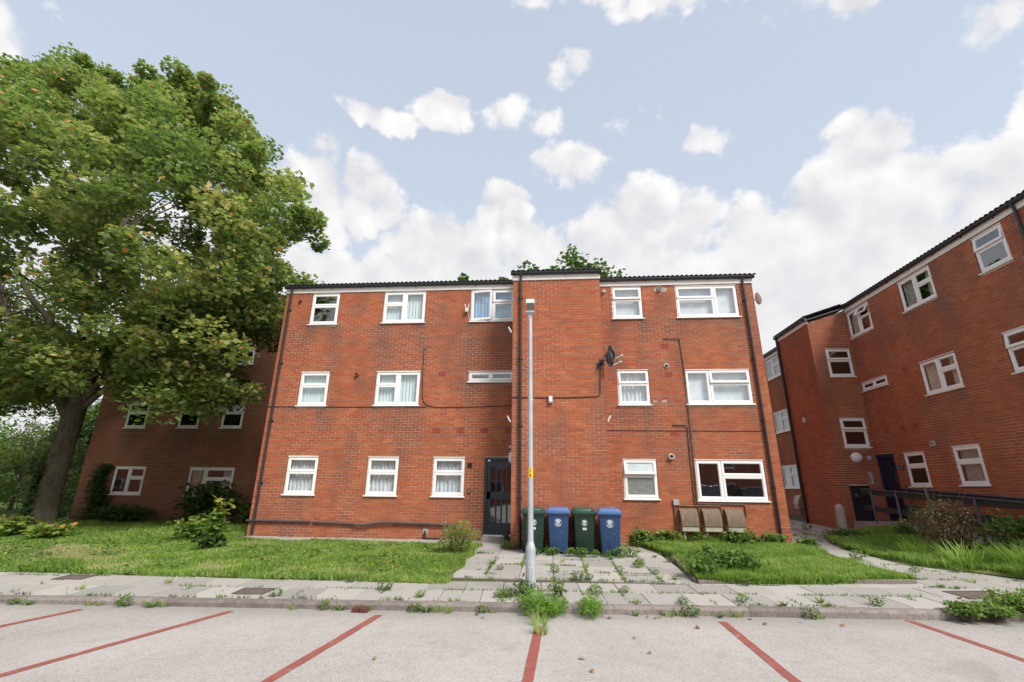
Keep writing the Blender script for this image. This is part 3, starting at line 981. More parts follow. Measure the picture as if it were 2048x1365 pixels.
# =================================================================== MAIN BUILDING
def main_building():
    B = thing('apartment_block', (-8.36, 0, 0), 'three storey red brick flats facing the car park with a projecting brick bay', 'apartment block')
    M0 = I4
    BYM = Matrix.Translation((0, -1.25, 0))
    wins = [  # u0,u1,z0,z1,kind,kw
        (-7.49, -6.59, 6.12, 7.19, 'A', dict(dress=None)),
        (-5.14, -3.80, 6.13, 7.19, 'DL', dict(dress='vertical_blind')),
        (-2.38, -1.01, 6.13, 7.19, 'DR', dict(left_vent=9, vent=4, dress='blue_blind')),
        (-7.49, -6.59, 3.565, 4.60, 'A', dict(dress='vertical_blind')),
        (-5.14, -3.80, 3.565, 4.60, 'DL', dict(dress='vertical_blind')),
        (-2.36, -1.01, 4.25, 4.59, 'S', dict(vent=7)),
        (-7.50, -6.59, 1.065, 2.12, 'A', dict(dress='net_curtain')),
        (-5.14, -4.24, 1.065, 2.12, 'A', dict(dress='net_curtain')),
        (-3.26, -2.36, 1.065, 2.12, 'A', dict(dress='net_curtain')),
        (1.92, 2.81, 6.14, 7.18, 'A', dict(vent=6, dress='sheer')),
        (3.80, 5.58, 6.14, 7.17, 'WL', dict(vent=3, dress='sheer')),
        (1.94, 2.83, 3.56, 4.59, 'A', dict(vent=3, dress='net_curtain')),
        (3.82, 5.61, 3.57, 4.58, 'WR', dict(vent=7, dress='sheer')),
        (1.95, 2.85, 1.06, 2.10, 'A', dict(vent=13, glass='frosted_glass')),
        (3.85, 5.63, 1.04, 2.10, 'WR', dict()),
    ]
    ops = [opening(w) for w in wins]
    door = (-1.81, -0.86, 0.14, 2.13)
    ops.append(door)
    stains = [(w[0], w[1], w[2], 1.0 if w[2] > 5 else 0.75 if w[2] > 3 else .25) for w in wins]
    stains += [(-2.4, -1.0, 5.6, .6), (-5.1, -3.8, 5.7, .5), (-3.2, -1.0, 3.0, .45), (4.0, 5.4, 5.8, .3), (1.6, 1.9, 3.4, .25), (1.5, 1.75, 6.8, .3), (3.3, 3.5, 6.9, .3)]
    wall = bpy.data.objects.new('wall', None)
    mb, rv = MB(), []
    segs = [(M0, -8.36, -0.97, -.06, 7.24, ops), (M0, 1.43, 6.05, -.06, 7.24, ops), (BYM, -.97, 1.43, -.12, 6.93, [])]
    ML = Matrix(((0, 1, 0, -.97), (-1, 0, 0, 0), (0, 0, 1, 0), (0, 0, 0, 1)))       # bay, left flank, faces -X
    MRt = Matrix(((0, -1, 0, 1.43), (1, 0, 0, 0), (0, 0, 1, 0), (0, 0, 0, 1)))      # bay, right flank, faces +X
    bw = Brickwork()
    for M, a, b, c, d, o in segs:
        oo = [q for q in o if q[1] > a and q[0] < b]
        backing(mb, M, a, b, c, d, oo, reveal=rv)
        bw.wall(M, a, b, c, d, oo, stains if M is M0 else [(-.97, 1.43, 6.9, .12)])
    tl = lambda u: 6.95 + .27 * (1.25 - abs(u))
    backing(mb, ML, 0, 1.25, -.12, 7.3, [], top=tl)
    backing(mb, MRt, -1.25, 0, -.12, 7.3, [], top=tl)
    bw.wall(ML, .1125, 1.24, -.12, 7.3, [], top=tl)
    bw.wall(MRt, -1.24, -.1125, -.12, 7.3, [], top=tl)
    wall = mb.build('wall', M_['mortar'], B)
    [r.build('window_reveal', M_['reveal_brick'], wall) for r in rv]
    bw.build(B, wall, 300)
    # hidden flanks, back and inner lining
    fl = MB()
    for X in (-8.355, 6.045):
        fl.add([(X, .02, -.1), (X, 9, -.1), (X, 9, 7.4), (X, 5.2, 8.9), (X, .02, 7.4)], [(0, 1, 2, 3, 4)])
    fl.quad((-8.355, 9, -.1), (6.045, 9, -.1), (6.045, 9, 7.4), (-8.355, 9, 7.4))
    fl.build('side_wall', M_['brick_far'], B)
    il = MB()
    il.quad((-8.3, 1.6, -.05), (6.0, 1.6, -.05), (6.0, 1.6, 7.3), (-8.3, 1.6, 7.3))
    for zc in (2.42, 4.95, 7.3):
        il.quad((-8.3, .13, zc), (6, .13, zc), (6, 1.6, zc), (-8.3, 1.6, zc))
    for zc in (.12, 2.62, 5.12):
        il.quad((-8.3, .13, zc), (6, .13, zc), (6, 1.6, zc), (-8.3, 1.6, zc))
    for xc in (-8.3, -5.9, -3.55, -2.1, 1.5, 3.3, 6.0):
        il.quad((xc, .13, -.05), (xc, 1.6, -.05), (xc, 1.6, 7.3), (xc, .13, 7.3))
    il.build('interior', M_['interior'], B)
    for w in wins:
        window(B, M0, *w[:5], **w[5])
    # entrance door
    u0, u1, z0, z1 = door
    fr = MB().frame(u0, u1, z0, z1, .075, .02, .11)
    fr.box(u0 + .075, u1 - .075, .05, .10, z0 + .075, z0 + .30)
    fr.box(u0 + .075, u1 - .075, .05, .10, z1 - .27, z1 - .075)
    fr.box(u0 + .075, u1 - .075, .05, .10, z0 + .90, z0 + 1.09)
    fr.box(u0 + .075, u0 + .175, .05, .10, z0 + .30, z1 - .27)
    fr.box(u1 - .175, u1 - .075, .05, .10, z0 + .30, z1 - .27)
    dr = fr.build('entrance_door', M_['anthracite'], B, bevel=.004, seg=1)
    a, b = u0 + .175, u1 - .175
    for k in range(1, 4):
        x = a + (b - a) * k / 4
        for (p, q) in ((z0 + .30, z0 + .90), (z0 + 1.09, z1 - .27)):
            MB().box(x - .022, x + .022, .052, .098, p, q).build('glazing_bar', M_['anthracite'], dr)
    for k in range(4):
        x0_, x1_ = a + (b - a) * k / 4, a + (b - a) * (k + 1) / 4
        for (p, q) in ((z0 + .30, z0 + .90), (z0 + 1.09, z1 - .27)):
            MB().quad((x0_, .075, p), (x1_, .075, p), (x1_, .075, q), (x0_, .075, q)).build('pane', M_['window_glass'], dr)
    MB().box(u0 + .79, u0 + .87, .035, .055, z0 + .98, z0 + 1.30).build('handle_plate', M_['steel'], dr, bevel=.004)
    MB().box(u0 + .02, u1, -.03, .06, z0 - .035, z0 + .005).build('threshold', M_['upvc'], dr)
    for x, z in ((u0 + .09, z1 - .105), (u0 + .74, z1 - .20)):
        MB().box(x, x + .065, .012 if z > z1 - .15 else .046, .022 if z > z1 - .15 else .052, z, z + .05).build('door_notice', M_['white_plastic'], dr)
    MB().box(u0 - .02, -.97, -.24, .06, -.06, z0 - .037).build('door_step', M_['old_concrete'], B, bevel=.012)
    # roofs and rainwater goods
    eave(B, M0, -8.36, -1.03, 7.215)
    eave(B, M0, 1.49, 6.05, 7.215)
    eave(B, BYM, -.97, 1.43, 6.90, pitch=15, back=1.9, rows=4)
    downpipe(B, M0, -8.18, -.02, 7.25, zf=7.4)
    downpipe(B, M0, 5.77, -.02, 7.25, zf=7.4)
    downpipe(B, BYM, -.75, -.06, 6.95, zf=7.1, r=.036)
    for u, z in ((-3.15, 4.53), (-3.22, 2.88), (-2.53, 2.88), (-1.84, 2.88), (-1.14, 2.88), (3.36, 5.31), (3.39, 4.46), (3.40, 2.82)):
        airbrick(B, M0, u, z)
    # concrete apron along the foot of the wall
    return B


def left_wing():
    B = thing('shaded_wing', (-19.0, 5, 0), 'set back brick wing in the shade of the maple', 'apartment block')
    M = Matrix.Translation((0, 5, 0))
    wins = [(-17.66, -16.72, 6.2, 7.25, 'A', {}), (-15.35, -14.43, 6.2, 7.25, 'A', {}), (-13.44, -12.53, 6.2, 7.25, 'A', {}),
            (-17.68, -16.73, 3.53, 4.60, 'A', {}), (-15.33, -14.41, 3.53, 4.60, 'A', {}), (-13.45, -12.53, 3.53, 4.60, 'A', dict(vent=18)),
            (-17.58, -16.23, .91, 2.00, 'DR', {}), (-14.37, -12.48, .89, 1.98, 'WR', dict(dress='cream_curtain'))]
    ops = [opening(w) for w in wins]
    mb, rv = MB(), []
    backing(mb, M, -19.0, -8.3, -.25, 9.0, ops, reveal=rv)
    wall = mb.build('wall', M_['mortar'], B)
    [r.build('window_reveal', M_['reveal_brick'], wall) for r in rv]
    bw = Brickwork().wall(M, -19.0, -8.3, -.25, 9.0, ops, [(w[0], w[1], w[2], .55) for w in wins], gloom=.55)  # gloom paints shade evenly into the wing's bricks, on top of their stains
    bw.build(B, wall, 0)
    fl = MB()
    fl.quad((-18.995, 5.02, -.3), (-18.995, 12, -.3), (-18.995, 12, 9), (-18.995, 5.02, 9))
    fl.quad((-18.995, 12, -.3), (-8.3, 12, -.3), (-8.3, 12, 9), (-18.995, 12, 9))
    fl.build('side_wall', M_['brick_far'], B)
    il = MB()
    il.quad((-18.9, 6.4, -.2), (-8.4, 6.4, -.2), (-8.4, 6.4, 8.9), (-18.9, 6.4, 8.9))
    for zc in (.1, 2.4, 2.6, 4.95, 5.15, 7.5):
        il.quad((-18.9, 5.13, zc), (-8.4, 5.13, zc), (-8.4, 6.4, zc), (-18.9, 6.4, zc))
    il.build('interior', M_['interior_dark'], B)
    for w in wins:
        window(B, M, *w[:5], **w[5])
    rf = MB().box(-19.1, -8.3, 4.9, 12.1, 9.0, 9.10)
    rf.build('roof', M_['roof_tile'], B)
    return B


RXL = 10.89
MR = Matrix(((0, 1, 0, RXL), (-1, 0, 0, 0), (0, 0, 1, 0), (0, 0, 0, 1)))
MRB = Matrix(((0, 1, 0, 9.5), (-1, 0, 0, 0), (0, 0, 1, 0), (0, 0, 0, 1)))
MRS = Matrix.Translation((0, 3.75, 0))


def right_building():
    B = thing('side_block', (RXL, 0, 0), 'red brick flats on the right seen side on with blue door and ramp', 'apartment block')
    wins = [(-3.70, -2.47, 6.56, 7.55, 'DR', dict(vent=32, dress='cream_curtain')), (-1.05, .235, 6.56, 7.55, 'DR', dict(dress='cream_curtain')), (1.64, 2.48, 6.56, 7.55, 'A', dict(vent=8)),
            (-3.70, -2.41, 4.63, 4.96, 'S', dict(vent=4)), (-1.02, .265, 3.98, 4.97, 'DR', dict(dress='cream_curtain')), (1.66, 2.56, 3.99, 4.99, 'A', dict(vent=7)),
            (-2.50, -1.66, 1.47, 2.48, 'A', {}), (-.66, .20, 1.49, 2.51, 'A', dict(dress='lace')),
            (-10.5, -9.05, 6.53, 7.55, 'DR', {}), (-10.5, -9.05, 3.95, 4.96, 'DR', dict(dress='lace')), (-10.5, -9.05, 1.44, 2.46, 'DR', dict(dress='lace'))]
    ops = [opening(w) for w in wins]
    door = (-3.72, -2.93, .46, 2.50)
    ops.append(door)
    stains = [(w[0], w[1], w[2], .7 if w[2] > 5 else .55 if w[2] > 3 else .25) for w in wins]
    mb, rv = MB(), []
    bw = Brickwork()
    for a, b in ((-14.0, -6.1), (-3.75, 4.6)):
        oo = [q for q in ops if q[1] > a and q[0] < b]
        backing(mb, MR, a, b, -.35, 7.62, oo, reveal=rv)
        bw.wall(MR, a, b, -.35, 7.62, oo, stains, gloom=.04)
    backing(mb, MRB, -6.1, -3.75, -.1, 7.24)
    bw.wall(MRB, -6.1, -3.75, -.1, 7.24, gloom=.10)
    bwins = [(9.95, 10.80, 5.19, 6.24, 'A', dict(vent=6)), (9.96, 10.79, 2.74, 3.75, 'A', dict(vent=9))]
    hatch = (9.85, 10.47, .42, 1.53)
    bo = [opening(w) for w in bwins] + [hatch]
    tp = lambda u: 7.26 + .323 * (u - 9.5)
    backing(mb, MRS, 9.5, RXL, -.1, 7.75, bo, reveal=rv, top=tp)
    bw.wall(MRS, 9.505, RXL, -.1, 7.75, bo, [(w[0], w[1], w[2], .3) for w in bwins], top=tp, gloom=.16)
    wall = mb.build('wall', M_['mortar'], B)
    [r.build('window_reveal', M_['reveal_brick'], wall) for r in rv]
    bw.build(B, wall, 300)
    MRF = Matrix(((-1, 0, 0, 0), (0, -1, 0, 6.1), (0, 0, 1, 0), (0, 0, 0, 1)))
    fl = MB()
    fl.quad((9.5, 6.095, -.1), (RXL, 6.095, -.1), (RXL, 6.095, 7.7), (9.5, 6.095, 7.26))
    fl.quad((RXL, 13.99, -.3), (20, 13.99, -.3), (20, 13.99, 7.8), (RXL, 13.99, 7.8))
    fl.quad((RXL, -4.59, -.5), (20, -4.59, -.5), (20, -4.59, 7.8), (RXL, -4.59, 7.8))
    fl.quad((20, -4.59, -.5), (20, 13.99, -.5), (20, 13.99, 7.8), (20, -4.59, 7.8))
    fl.build('side_wall', M_['brick_far'], B)
    il = MB()
    il.quad((12.3, -4.5, -.2), (12.3, 13.9, -.2), (12.3, 13.9, 7.6), (12.3, -4.5, 7.6))
    for zc in (.45, 2.85, 3.0, 5.35, 5.5, 7.6):
        il.quad((RXL + .13, -4.5, zc), (12.3, -4.5, zc), (12.3, 13.9, zc), (RXL + .13, 13.9, zc))
    for zc in (2.4, 4.0, 5.0, 6.5):
        il.quad((9.63, 3.88, zc), (RXL, 3.88, zc), (RXL, 6.0, zc), (9.63, 6.0, zc))
    il.quad((9.63, 5.4, 0), (RXL, 5.4, 0), (RXL, 5.4, 7.2), (9.63, 5.4, 7.2))
    il.quad((9.63, 3.88, 0), (9.63, 6, 0), (9.63, 6, 7.2), (9.63, 3.88, 7.2))
    il.build('interior', M_['interior_dark'], B)
    for w in wins:
        window(B, MR, *w[:5], **w[5])
    for w in bwins:
        window(B, MRS, *w[:5], **w[5])
    # blue panelled door
    u0, u1, z0, z1 = door
    fr = MB().frame(u0, u1, z0, z1, .075, .0, .11).box(u0, u1, -.03, .02, z1 - .10, z1 + .02)
    fr.box(u0 + .075, u1 - .075, .05, .10, z0 + .075, z0 + .28).box(u0 + .075, u1 - .075, .05, .10, z1 - .2, z1 - .075).box(u0 + .075, u1 - .075, .05, .10, z0 + .80, z0 + 1.02)
    fr.box(u0 + .075, u0 + .15, .05, .10, z0 + .28, z1 - .2).box(u1 - .15, u1 - .075, .05, .10, z0 + .28, z1 - .2)
    dr = fr.build('blue_door', M_['navy_paint'], B, MR, bevel=.004, seg=1)
    a, b = u0 + .15, u1 - .15
    for p, q in ((z0 + .28, z0 + .80), (z0 + 1.02, z1 - .2)):
        for k in range(1, 3):
            x = a + (b - a) * k / 3
            MB().box(x - .03, x + .03, .052, .098, p, q).build('glazing_bar', M_['navy_paint'], dr, MR)
        for k in range(3):
            MB().quad((a + (b - a) * k / 3, .08, p), (a + (b - a) * (k + 1) / 3, .08, p), (a + (b - a) * (k + 1) / 3, .08, q), (a + (b - a) * k / 3, .08, q)).build('pane', M_['window_glass'], dr, MR)
    MB().box(u0 + .3, u0 + .5, .04, .052, z0 + .88, z0 + .93).build('letter_plate', M_['steel'], dr, MR)
    MB().box(u0, u1, -.02, .05, z0 - .03, z0 + .006).build('threshold', M_['steel'], dr, MR)
    # black boarded hatch in the bay flank
    u0, u1, z0, z1 = hatch
    hb = MB().frame(u0, u1, z0, z1, .04, .01, .08)
    ho = hb.build('store_door', M_['black_paint'], B, MRS)
    n = 6
    for k in range(n):
        a, b = u0 + .042 + (u1 - u0 - .084) * k / n, u0 + .042 + (u1 - u0 - .084) * (k + 1) / n
        MB().box(a + .003, b - .003, .03, .06, z0 + .042, z1 - .042).build('board', M_['black_paint'], ho, MRS, bevel=.004, seg=1)
    MB().box(u0 + .07, u0 + .24, .015, .03, z1 - .29, z1 - .25).build('hasp', M_['cast_iron'], ho, MRS)
    MB().box(u0 + .15, u0 + .20, .0, .03, z1 - .35, z1 - .29).build('padlock', M_['steel'], ho, MRS, bevel=.008)
    # roofs
    eave(B, MR, -14.0, -6.2, 7.60, back=4.6)
    eave(B, MR, -3.7, 4.6, 7.60, back=4.6)
    eave(B, MRB, -6.1, -3.75, 7.22, pitch=17.9, back=2.0, rows=4)
    vg = MB()
    vt = MB().box(0, .335, -.09, .06, 0, .045).mesh('verge_tile', M_['roof_tile'])
    for k in range(5):
        put(bpy.data.objects.new('verge_tile', vt), B, Matrix.Translation((9.40 + k * .305, 3.75, 7.285 + .323 * k * .305 + .012)) @ Matrix.Rotation(-math.atan(.323) + R(1.5), 4, 'Y'))
    downpipe(B, MR, 2.93, 0, 7.62, zf=7.78)
    downpipe(B, MRB, -6.03, .15, 7.25, zf=7.42, r=.05)
    for y, z in ((1.58, 4.92), (2.98, 3.22), (2.26, 3.22), (1.69, 3.24)):
        airbrick(B, MR, -y, z)
    return B


main_building()
left_wing()
right_building()

# =================================================================== GROUND
def sheet(name, x0, x1, y0, y1, z, mat, kind='structure'):
    o = MB().quad((x0, y0, z), (x1, y0, z), (x1, y1, z), (x0, y1, z)).build(name, mat)
    o['kind'] = kind
    return o


sheet('ground', -900, 900, -900, 1500, -0.55, M_['far_grass'])


def car_park():
    mb = MB()
    n = 60
    up = [(-70 + 79.5 * i / n) for i in range(n + 1)]
    far = [(x, kerb_y(x) + .02, CP_Z) for x in up]
    near = [(x, -45.0, CP_Z) for x in up]
    for i in range(n):
        mb.quad(near[i], near[i + 1], far[i + 1], far[i])
    mb.quad((9.5, -45, CP_Z), (60, -45, CP_Z), (60, kerb_y(9.5), CP_Z), (9.5, kerb_y(9.5), CP_Z))
    o = mb.build('car_park', M_['car_park_concrete'])
    o['kind'] = 'structure'
    # red bay lines, far end then near end
    for (x0, y0), (x1, y1) in (((-6.33, -6.60), (-7.05, -10.5)), ((-4.31, -6.45), (-5.2, -10.4)), ((-2.28, -6.40), (-2.62, -10.6)),
                              ((-.165, -6.68), (-.30, -10.6)), ((2.185, -6.17), (2.10, -10.6)), ((4.70, -5.80), (4.93, -10.2)), ((7.0, -5.6), (7.5, -10))):
        d = Vector((x1 - x0, y1 - y0, 0)).normalized()
        w = Vector((-d.y, d.x, 0)) * .052
        L = MB()
        k = 24
        a = [Vector((x0 + (x1 - x0) * i / k, y0 + (y1 - y0) * i / k, CP_Z + .004)) for i in range(k + 1)]
        e = [(1 + random.uniform(-.10, .10), 1 + random.uniform(-.10, .10)) for _ in a]
        for i in range(k):
            L.quad(a[i] - w * e[i][0], a[i + 1] - w * e[i + 1][0], a[i + 1] + w * e[i + 1][1], a[i] + w * e[i][1])
        L.build('parking_line', M_['red_line'], o)
    return o


CP = car_park()


def slab_mesh(w, l, t, bev=.006):
    bm = bmesh.new()
    bmesh.ops.create_cube(bm, size=1)
    bmesh.ops.scale(bm, vec=(w, l, t), verts=bm.verts)
    bmesh.ops.bevel(bm, geom=[e for e in bm.edges if all(v.co.z > 0 for v in e.verts)], offset=bev, segments=1, affect='EDGES')
    me = bpy.data.meshes.new('paving_slab')
    bm.to_mesh(me)
    bm.free()
    me.materials.append(M_['paving_slab'])
    return me


def pavement():
    mb = MB()
    n = 40
    xs = [-40 + 52 * i / n for i in range(n + 1)]
    # bedding under the slabs, from the back of the kerb to the building line
    for a, b in zip(xs, xs[1:]):
        mb.quad((a, kerb_y(a) + .06, gz(a, kerb_y(a)) - .022), (b, kerb_y(b) + .06, gz(b, kerb_y(b)) - .022), (b, -4.0, gz(b, -4.0) - .022), (a, -4.0, gz(a, -4.0) - .022))
    mb.quad((-2.2, -4.0, gz(0, -4) - .022), (12, -4.0, gz(0, -4) - .022), (12, 0.3, .0105 - .022), (-2.2, 0.3, .0105 - .022))
    mb.quad((5.5, .3, .0105 - .022), (11.5, .3, .0105 - .022), (11.5, 15, .525 - .022), (5.5, 15, .525 - .022))
    o = mb.build('pavement', M_['joint_soil'])
    o['kind'] = 'structure'
    full = [slab_mesh(.592, .592, .05) for _ in range(2)]
    slope = Matrix.Rotation(math.atan(.035), 4, 'X')

    def slab(x, y, rz, me):
        if not inview((x, y, gz(x, y)), .12):
            return
        M = Matrix.Translation((x, y, gz(x, y) - .025 + random.uniform(-.004, .004))) @ slope @ Matrix.Rotation(rz + R(random.uniform(-.5, .5)), 4, 'Z') @ Matrix.Rotation(R(random.uniform(-.5, .5)), 4, 'Y')
        put(bpy.data.objects.new('paving_slab', me), o, M)
    u0 = Vector((-11.5, kerb_y(-11.5), 0))
    for r in range(5):
        off = (0, .3, .12, .4, .1)[r]
        for c in range(38):
            p = u0 + KERB_D * (c * .6 + off) + KERB_N * (.13 + .3 + .6 * r)
            if r == 2 and -2.0 < p.x < 2.1:
                continue
            if r >= 3 and p.x < 6.2:
                continue
            if p.x > 11.5:
                continue
            slab(p.x, p.y, R(3.1), full[c % 2])
    for i in range(7):
        for j in range(8):
            slab(-1.77 + .3 + .6 * i, -4.36 + .3 + .6 * j, 0, full[(i + j) % 2])
    for i in range(8):
        for j in range(28):
            x, y = 5.95 + .3 + .6 * i, -2.55 + .6 * j
            if x > 9.3 and y > 0:
                continue
            slab(x, y, 0, full[(i + j) % 2])
    # kerb
    k = bpy.data.objects.new('kerb', None)
    put(k, None, Matrix.Translation((0, kerb_y(0), CP_Z)))
    k['kind'] = 'structure'
    kb = MB()
    kb.prism([(-.064, -.2), (-.064, .085), (-.05, .108), (-.03, .116), (.062, .118), (.062, -.2)], -.4545, .4545)
    kme = kb.mesh('kerb_stone', M_['kerb_concrete'])
    fix_normals(kme)
    for c in range(-3, 24):
        p = u0 + KERB_D * (c * .915)
        zt = gz(p.x, p.y)
        if inview((p.x, p.y, zt), .3):
            put(bpy.data.objects.new('kerb_stone', kme), k, Matrix.Translation((p.x, p.y, zt - .116 + random.uniform(-.003, .004))) @ Matrix.Rotation(R(3.1) + R(random.uniform(-.2, .2)), 4, 'Z'))
    # long unseen run of kerb to the left
    # concrete apron by the wall
    ap = MB()
    x = -8.3
    while x < -1.9:
        ap.box(x + .004, x + .896, -.80 + random.uniform(-.02, .02), -.02, -.09, .005 + random.uniform(-.004, .004))
        x += .9
    a = ap.build('apron', M_['old_concrete'], bevel=.008)
    a['kind'] = 'structure'
    return o


pavement()


# ------------------------------------------------------------------ lawns
def interp(pts, t):
    """polyline (y, x) sampled at y"""
    for (y0, x0), (y1, x1) in zip(pts, pts[1:]):
        if y0 <= t <= y1:
            return x0 + (x1 - x0) * (t - y0) / max(1e-6, y1 - y0)
    return pts[0][1] if t < pts[0][0] else pts[-1][1]


LAWNS = {
    # name: (y0, y1, left edge fn, right edge fn, raise)
    'left_front': (-4.95, -.86, lambda y: -34.0, lambda y: -1.72 + .05 * math.sin(y * 5)),
    'left_back': (-.86, 5.0, lambda y: -34.0, lambda y: -8.38),
    'right_lawn': (-4.42, 0.0, lambda y: interp([(-4.42, 2.42), (-2.05, 2.62), (-.6, 2.2), (0, 2.0)], y), lambda y: interp([(-4.42, 2.9), (-4.3, 4.2), (-3.95, 6.15), (-2.3, 5.98), (-.4, 6.05), (0, 6.1)], y)),
    'right_bed': (-5.6, 2.4, lambda y: interp([(-5.6, 10.2), (-4.2, 9.2), (-3.5, 8.3), (-3.06, 8.02), (-2.75, 7.64), (-2.36, 7.26), (-1.48, 7.13), (-.34, 7.10), (1.0, 7.45), (1.66, 7.75), (2.4, 8.4)], y), lambda y: 9.72),
    'right_corner': (-6.2, -5.0, lambda y: 6.6 + 2.2 * max(0, (y + 5.6)), lambda y: 12.0),
}


def lawn_z(x, y, name):
    e = 0.035
    b = .028 * (math.sin(x * 1.7 + .6) * math.sin(y * 2.1 + 1.0) + .6 * math.sin(x * 4.1) * math.sin(y * 3.7))
    z = gz(x, y) + e + b * .8
    if name == 'right_bed':
        z += .16 * min(1, max(0, (x - 8.0) / 1.6))
    return z


def lawn(name, nu=40, nv=24):
    y0, y1, fl, fr = LAWNS[name]
    mb = MB()
    for j in range(nv + 1):
        y = y0 + (y1 - y0) * j / nv
        a, b = fl(y), fr(y)
        for i in range(nu + 1):
            s = i / nu
            x = a + (b - a) * (1 - (1 - s) ** (2.0 if 'left' in name else 1.0))
            edge = name != 'left_back' and (j in (0,) or (i in (0, nu)))
            mb.v.append((x, y, lawn_z(x, y, name) - (.05 if edge else 0)))
    m = nu + 1
    mb.f = [(j * m + i, j * m + i + 1, (j + 1) * m + i + 1, (j + 1) * m + i) for j in range(nv) for i in range(nu)]
    o = mb.build('lawn', M_['soil'], smooth=True, angle=80)
    o['kind'] = 'structure'


for nm in LAWNS:
    lawn(nm, 120 if 'left' in nm else 40)
sheet('far_lawn', -120, -19.05, 5.0, 120, -.16, M_['far_grass'])
sheet('far_verge', -120, -34, -5.1, 5.0, -.14, M_['far_grass'])
MB().box(-34.0, -8.38, 4.9, 5.0, -.3, -.17).build('ground_edge', M_['soil'])['kind'] = 'structure'


# ------------------------------------------------------------------ scattered leaves and blades
def rot_mats(n, tilt=0.6, up=True):
    """random rotations: azimuth free, normal tilted from vertical by up to tilt*pi/2"""
    a = rng.uniform(0, 2 * np.pi, n)
    b = rng.normal(0, tilt, n)
    c = rng.uniform(0, 2 * np.pi, n)
    ca, sa, cb, sb, cc, sc = np.cos(a), np.sin(a), np.cos(b), np.sin(b), np.cos(c), np.sin(c)
    z = np.zeros(n)
    o = np.ones(n)
    Ra = np.stack([ca, -sa, z, sa, ca, z, z, z, o], 1).reshape(n, 3, 3)
    Rb = np.stack([o, z, z, z, cb, -sb, z, sb, cb], 1).reshape(n, 3, 3)
    Rc = np.stack([cc, -sc, z, sc, cc, z, z, z, o], 1).reshape(n, 3, 3)
    return Ra @ Rb @ Rc


LEAF_T = {
    # outlines in the local xy plane, stalk at the origin, tip at +y
    'maple': np.array([(0, 0, 0), (.42, .12, .03), (.36, .40, .05), (.55, .72, .0), (.22, .66, .05), (0, 1.05, -.05), (-.22, .66, .05), (-.55, .72, .0), (-.36, .40, .05), (-.42, .12, .03)]),
    'ovate': np.array([(0, 0, 0), (.26, .28, .04), (.24, .62, .03), (0, 1.0, -.06), (-.24, .62, .03), (-.26, .28, .04)]),
    'lance': np.array([(0, 0, 0), (.10, .3, .05), (.08, .7, .06), (0, 1.0, -.02), (-.08, .7, .06), (-.10, .3, .05)]),
}


def leaves_mesh(name, P, size, tone, mat, kind='ovate', tilt=0.7, Rm=None):
    n = len(P)
    T = LEAF_T[kind] - np.array([0, .45, 0])
    k = len(T)
    Rm = rot_mats(n, tilt) if Rm is None else Rm
    V = np.einsum('nij,kj->nki', Rm, T) * np.asarray(size)[:, None, None] + P[:, None, :]
    F = np.arange(n * k).reshape(n, k)
    return np_mesh(name, V.reshape(-1, 3), F, k, mat, {'tone': np.clip(tone, 0, 1)})


def blades_mesh(name, P, h, w, lean, tone, mat, az=None, curl=0.5):
    """curved grass blades: two quads and a tip"""
    n = len(P)
    az = rng.uniform(0, 2 * np.pi, n) if az is None else az
    dx, dy = np.cos(az), np.sin(az)
    sx, sy = -dy, dx
    rows = []
    for t, ww in ((0, 1.0), (.45, .8), (.8, .45), (1.0, 0.04)):
        off = lean * (t ** (1 + curl)) * h
        up = h * t * np.sqrt(np.clip(1 - (lean * t * .8) ** 2, .1, 1))
        for s in (-1, 1):
            rows.append(np.stack([P[:, 0] + dx * off + s * sx * w * ww / 2, P[:, 1] + dy * off + s * sy * w * ww / 2, P[:, 2] + up], 1))
    V = np.stack(rows, 1)            # n,8,3
    f = np.array([(0, 1, 3, 2), (2, 3, 5, 4), (4, 5, 7, 6)])
    F = (np.arange(n)[:, None, None] * 8 + f[None]).reshape(-1, 4)
    return np_mesh(name, V.reshape(-1, 3), F, 4, mat, {'tone': np.repeat(np.clip(tone, 0, 1), 3)})


def vnoise(x, y, s, seed=0):
    """cheap smooth value noise"""
    g = np.random.default_rng(seed).random((64, 64))
    u, v = x * s + 1000, y * s + 1000
    i, j = np.floor(u).astype(int), np.floor(v).astype(int)
    fu, fv = u - i, v - j
    fu, fv = fu * fu * (3 - 2 * fu), fv * fv * (3 - 2 * fv)
    q = lambda a, b: g[a % 64, b % 64]
    return (q(i, j) * (1 - fu) + q(i + 1, j) * fu) * (1 - fv) + (q(i, j + 1) * (1 - fu) + q(i + 1, j + 1) * fu) * fv


DRY = [(-4.6, -2.4, .5), (-5.6, -3.4, .4), (-7.2, -1.6, .6), (-3.6, -1.5, .35), (4.3, -2.0, .3), (5.4, -3.3, .35), (3.9, -1.2, .25), (-2.3, -1.9, .7), (-2.6, -2.5, .5), (-9.6, -3.6, 1.3), (-11.5, -3.0, 1.4), (-6.3, -4.3, .7), (-3.2, -4.4, .5), (-8.0, -4.4, .6), (5.0, -3.9, .4), (2.9, -3.9, .3)]


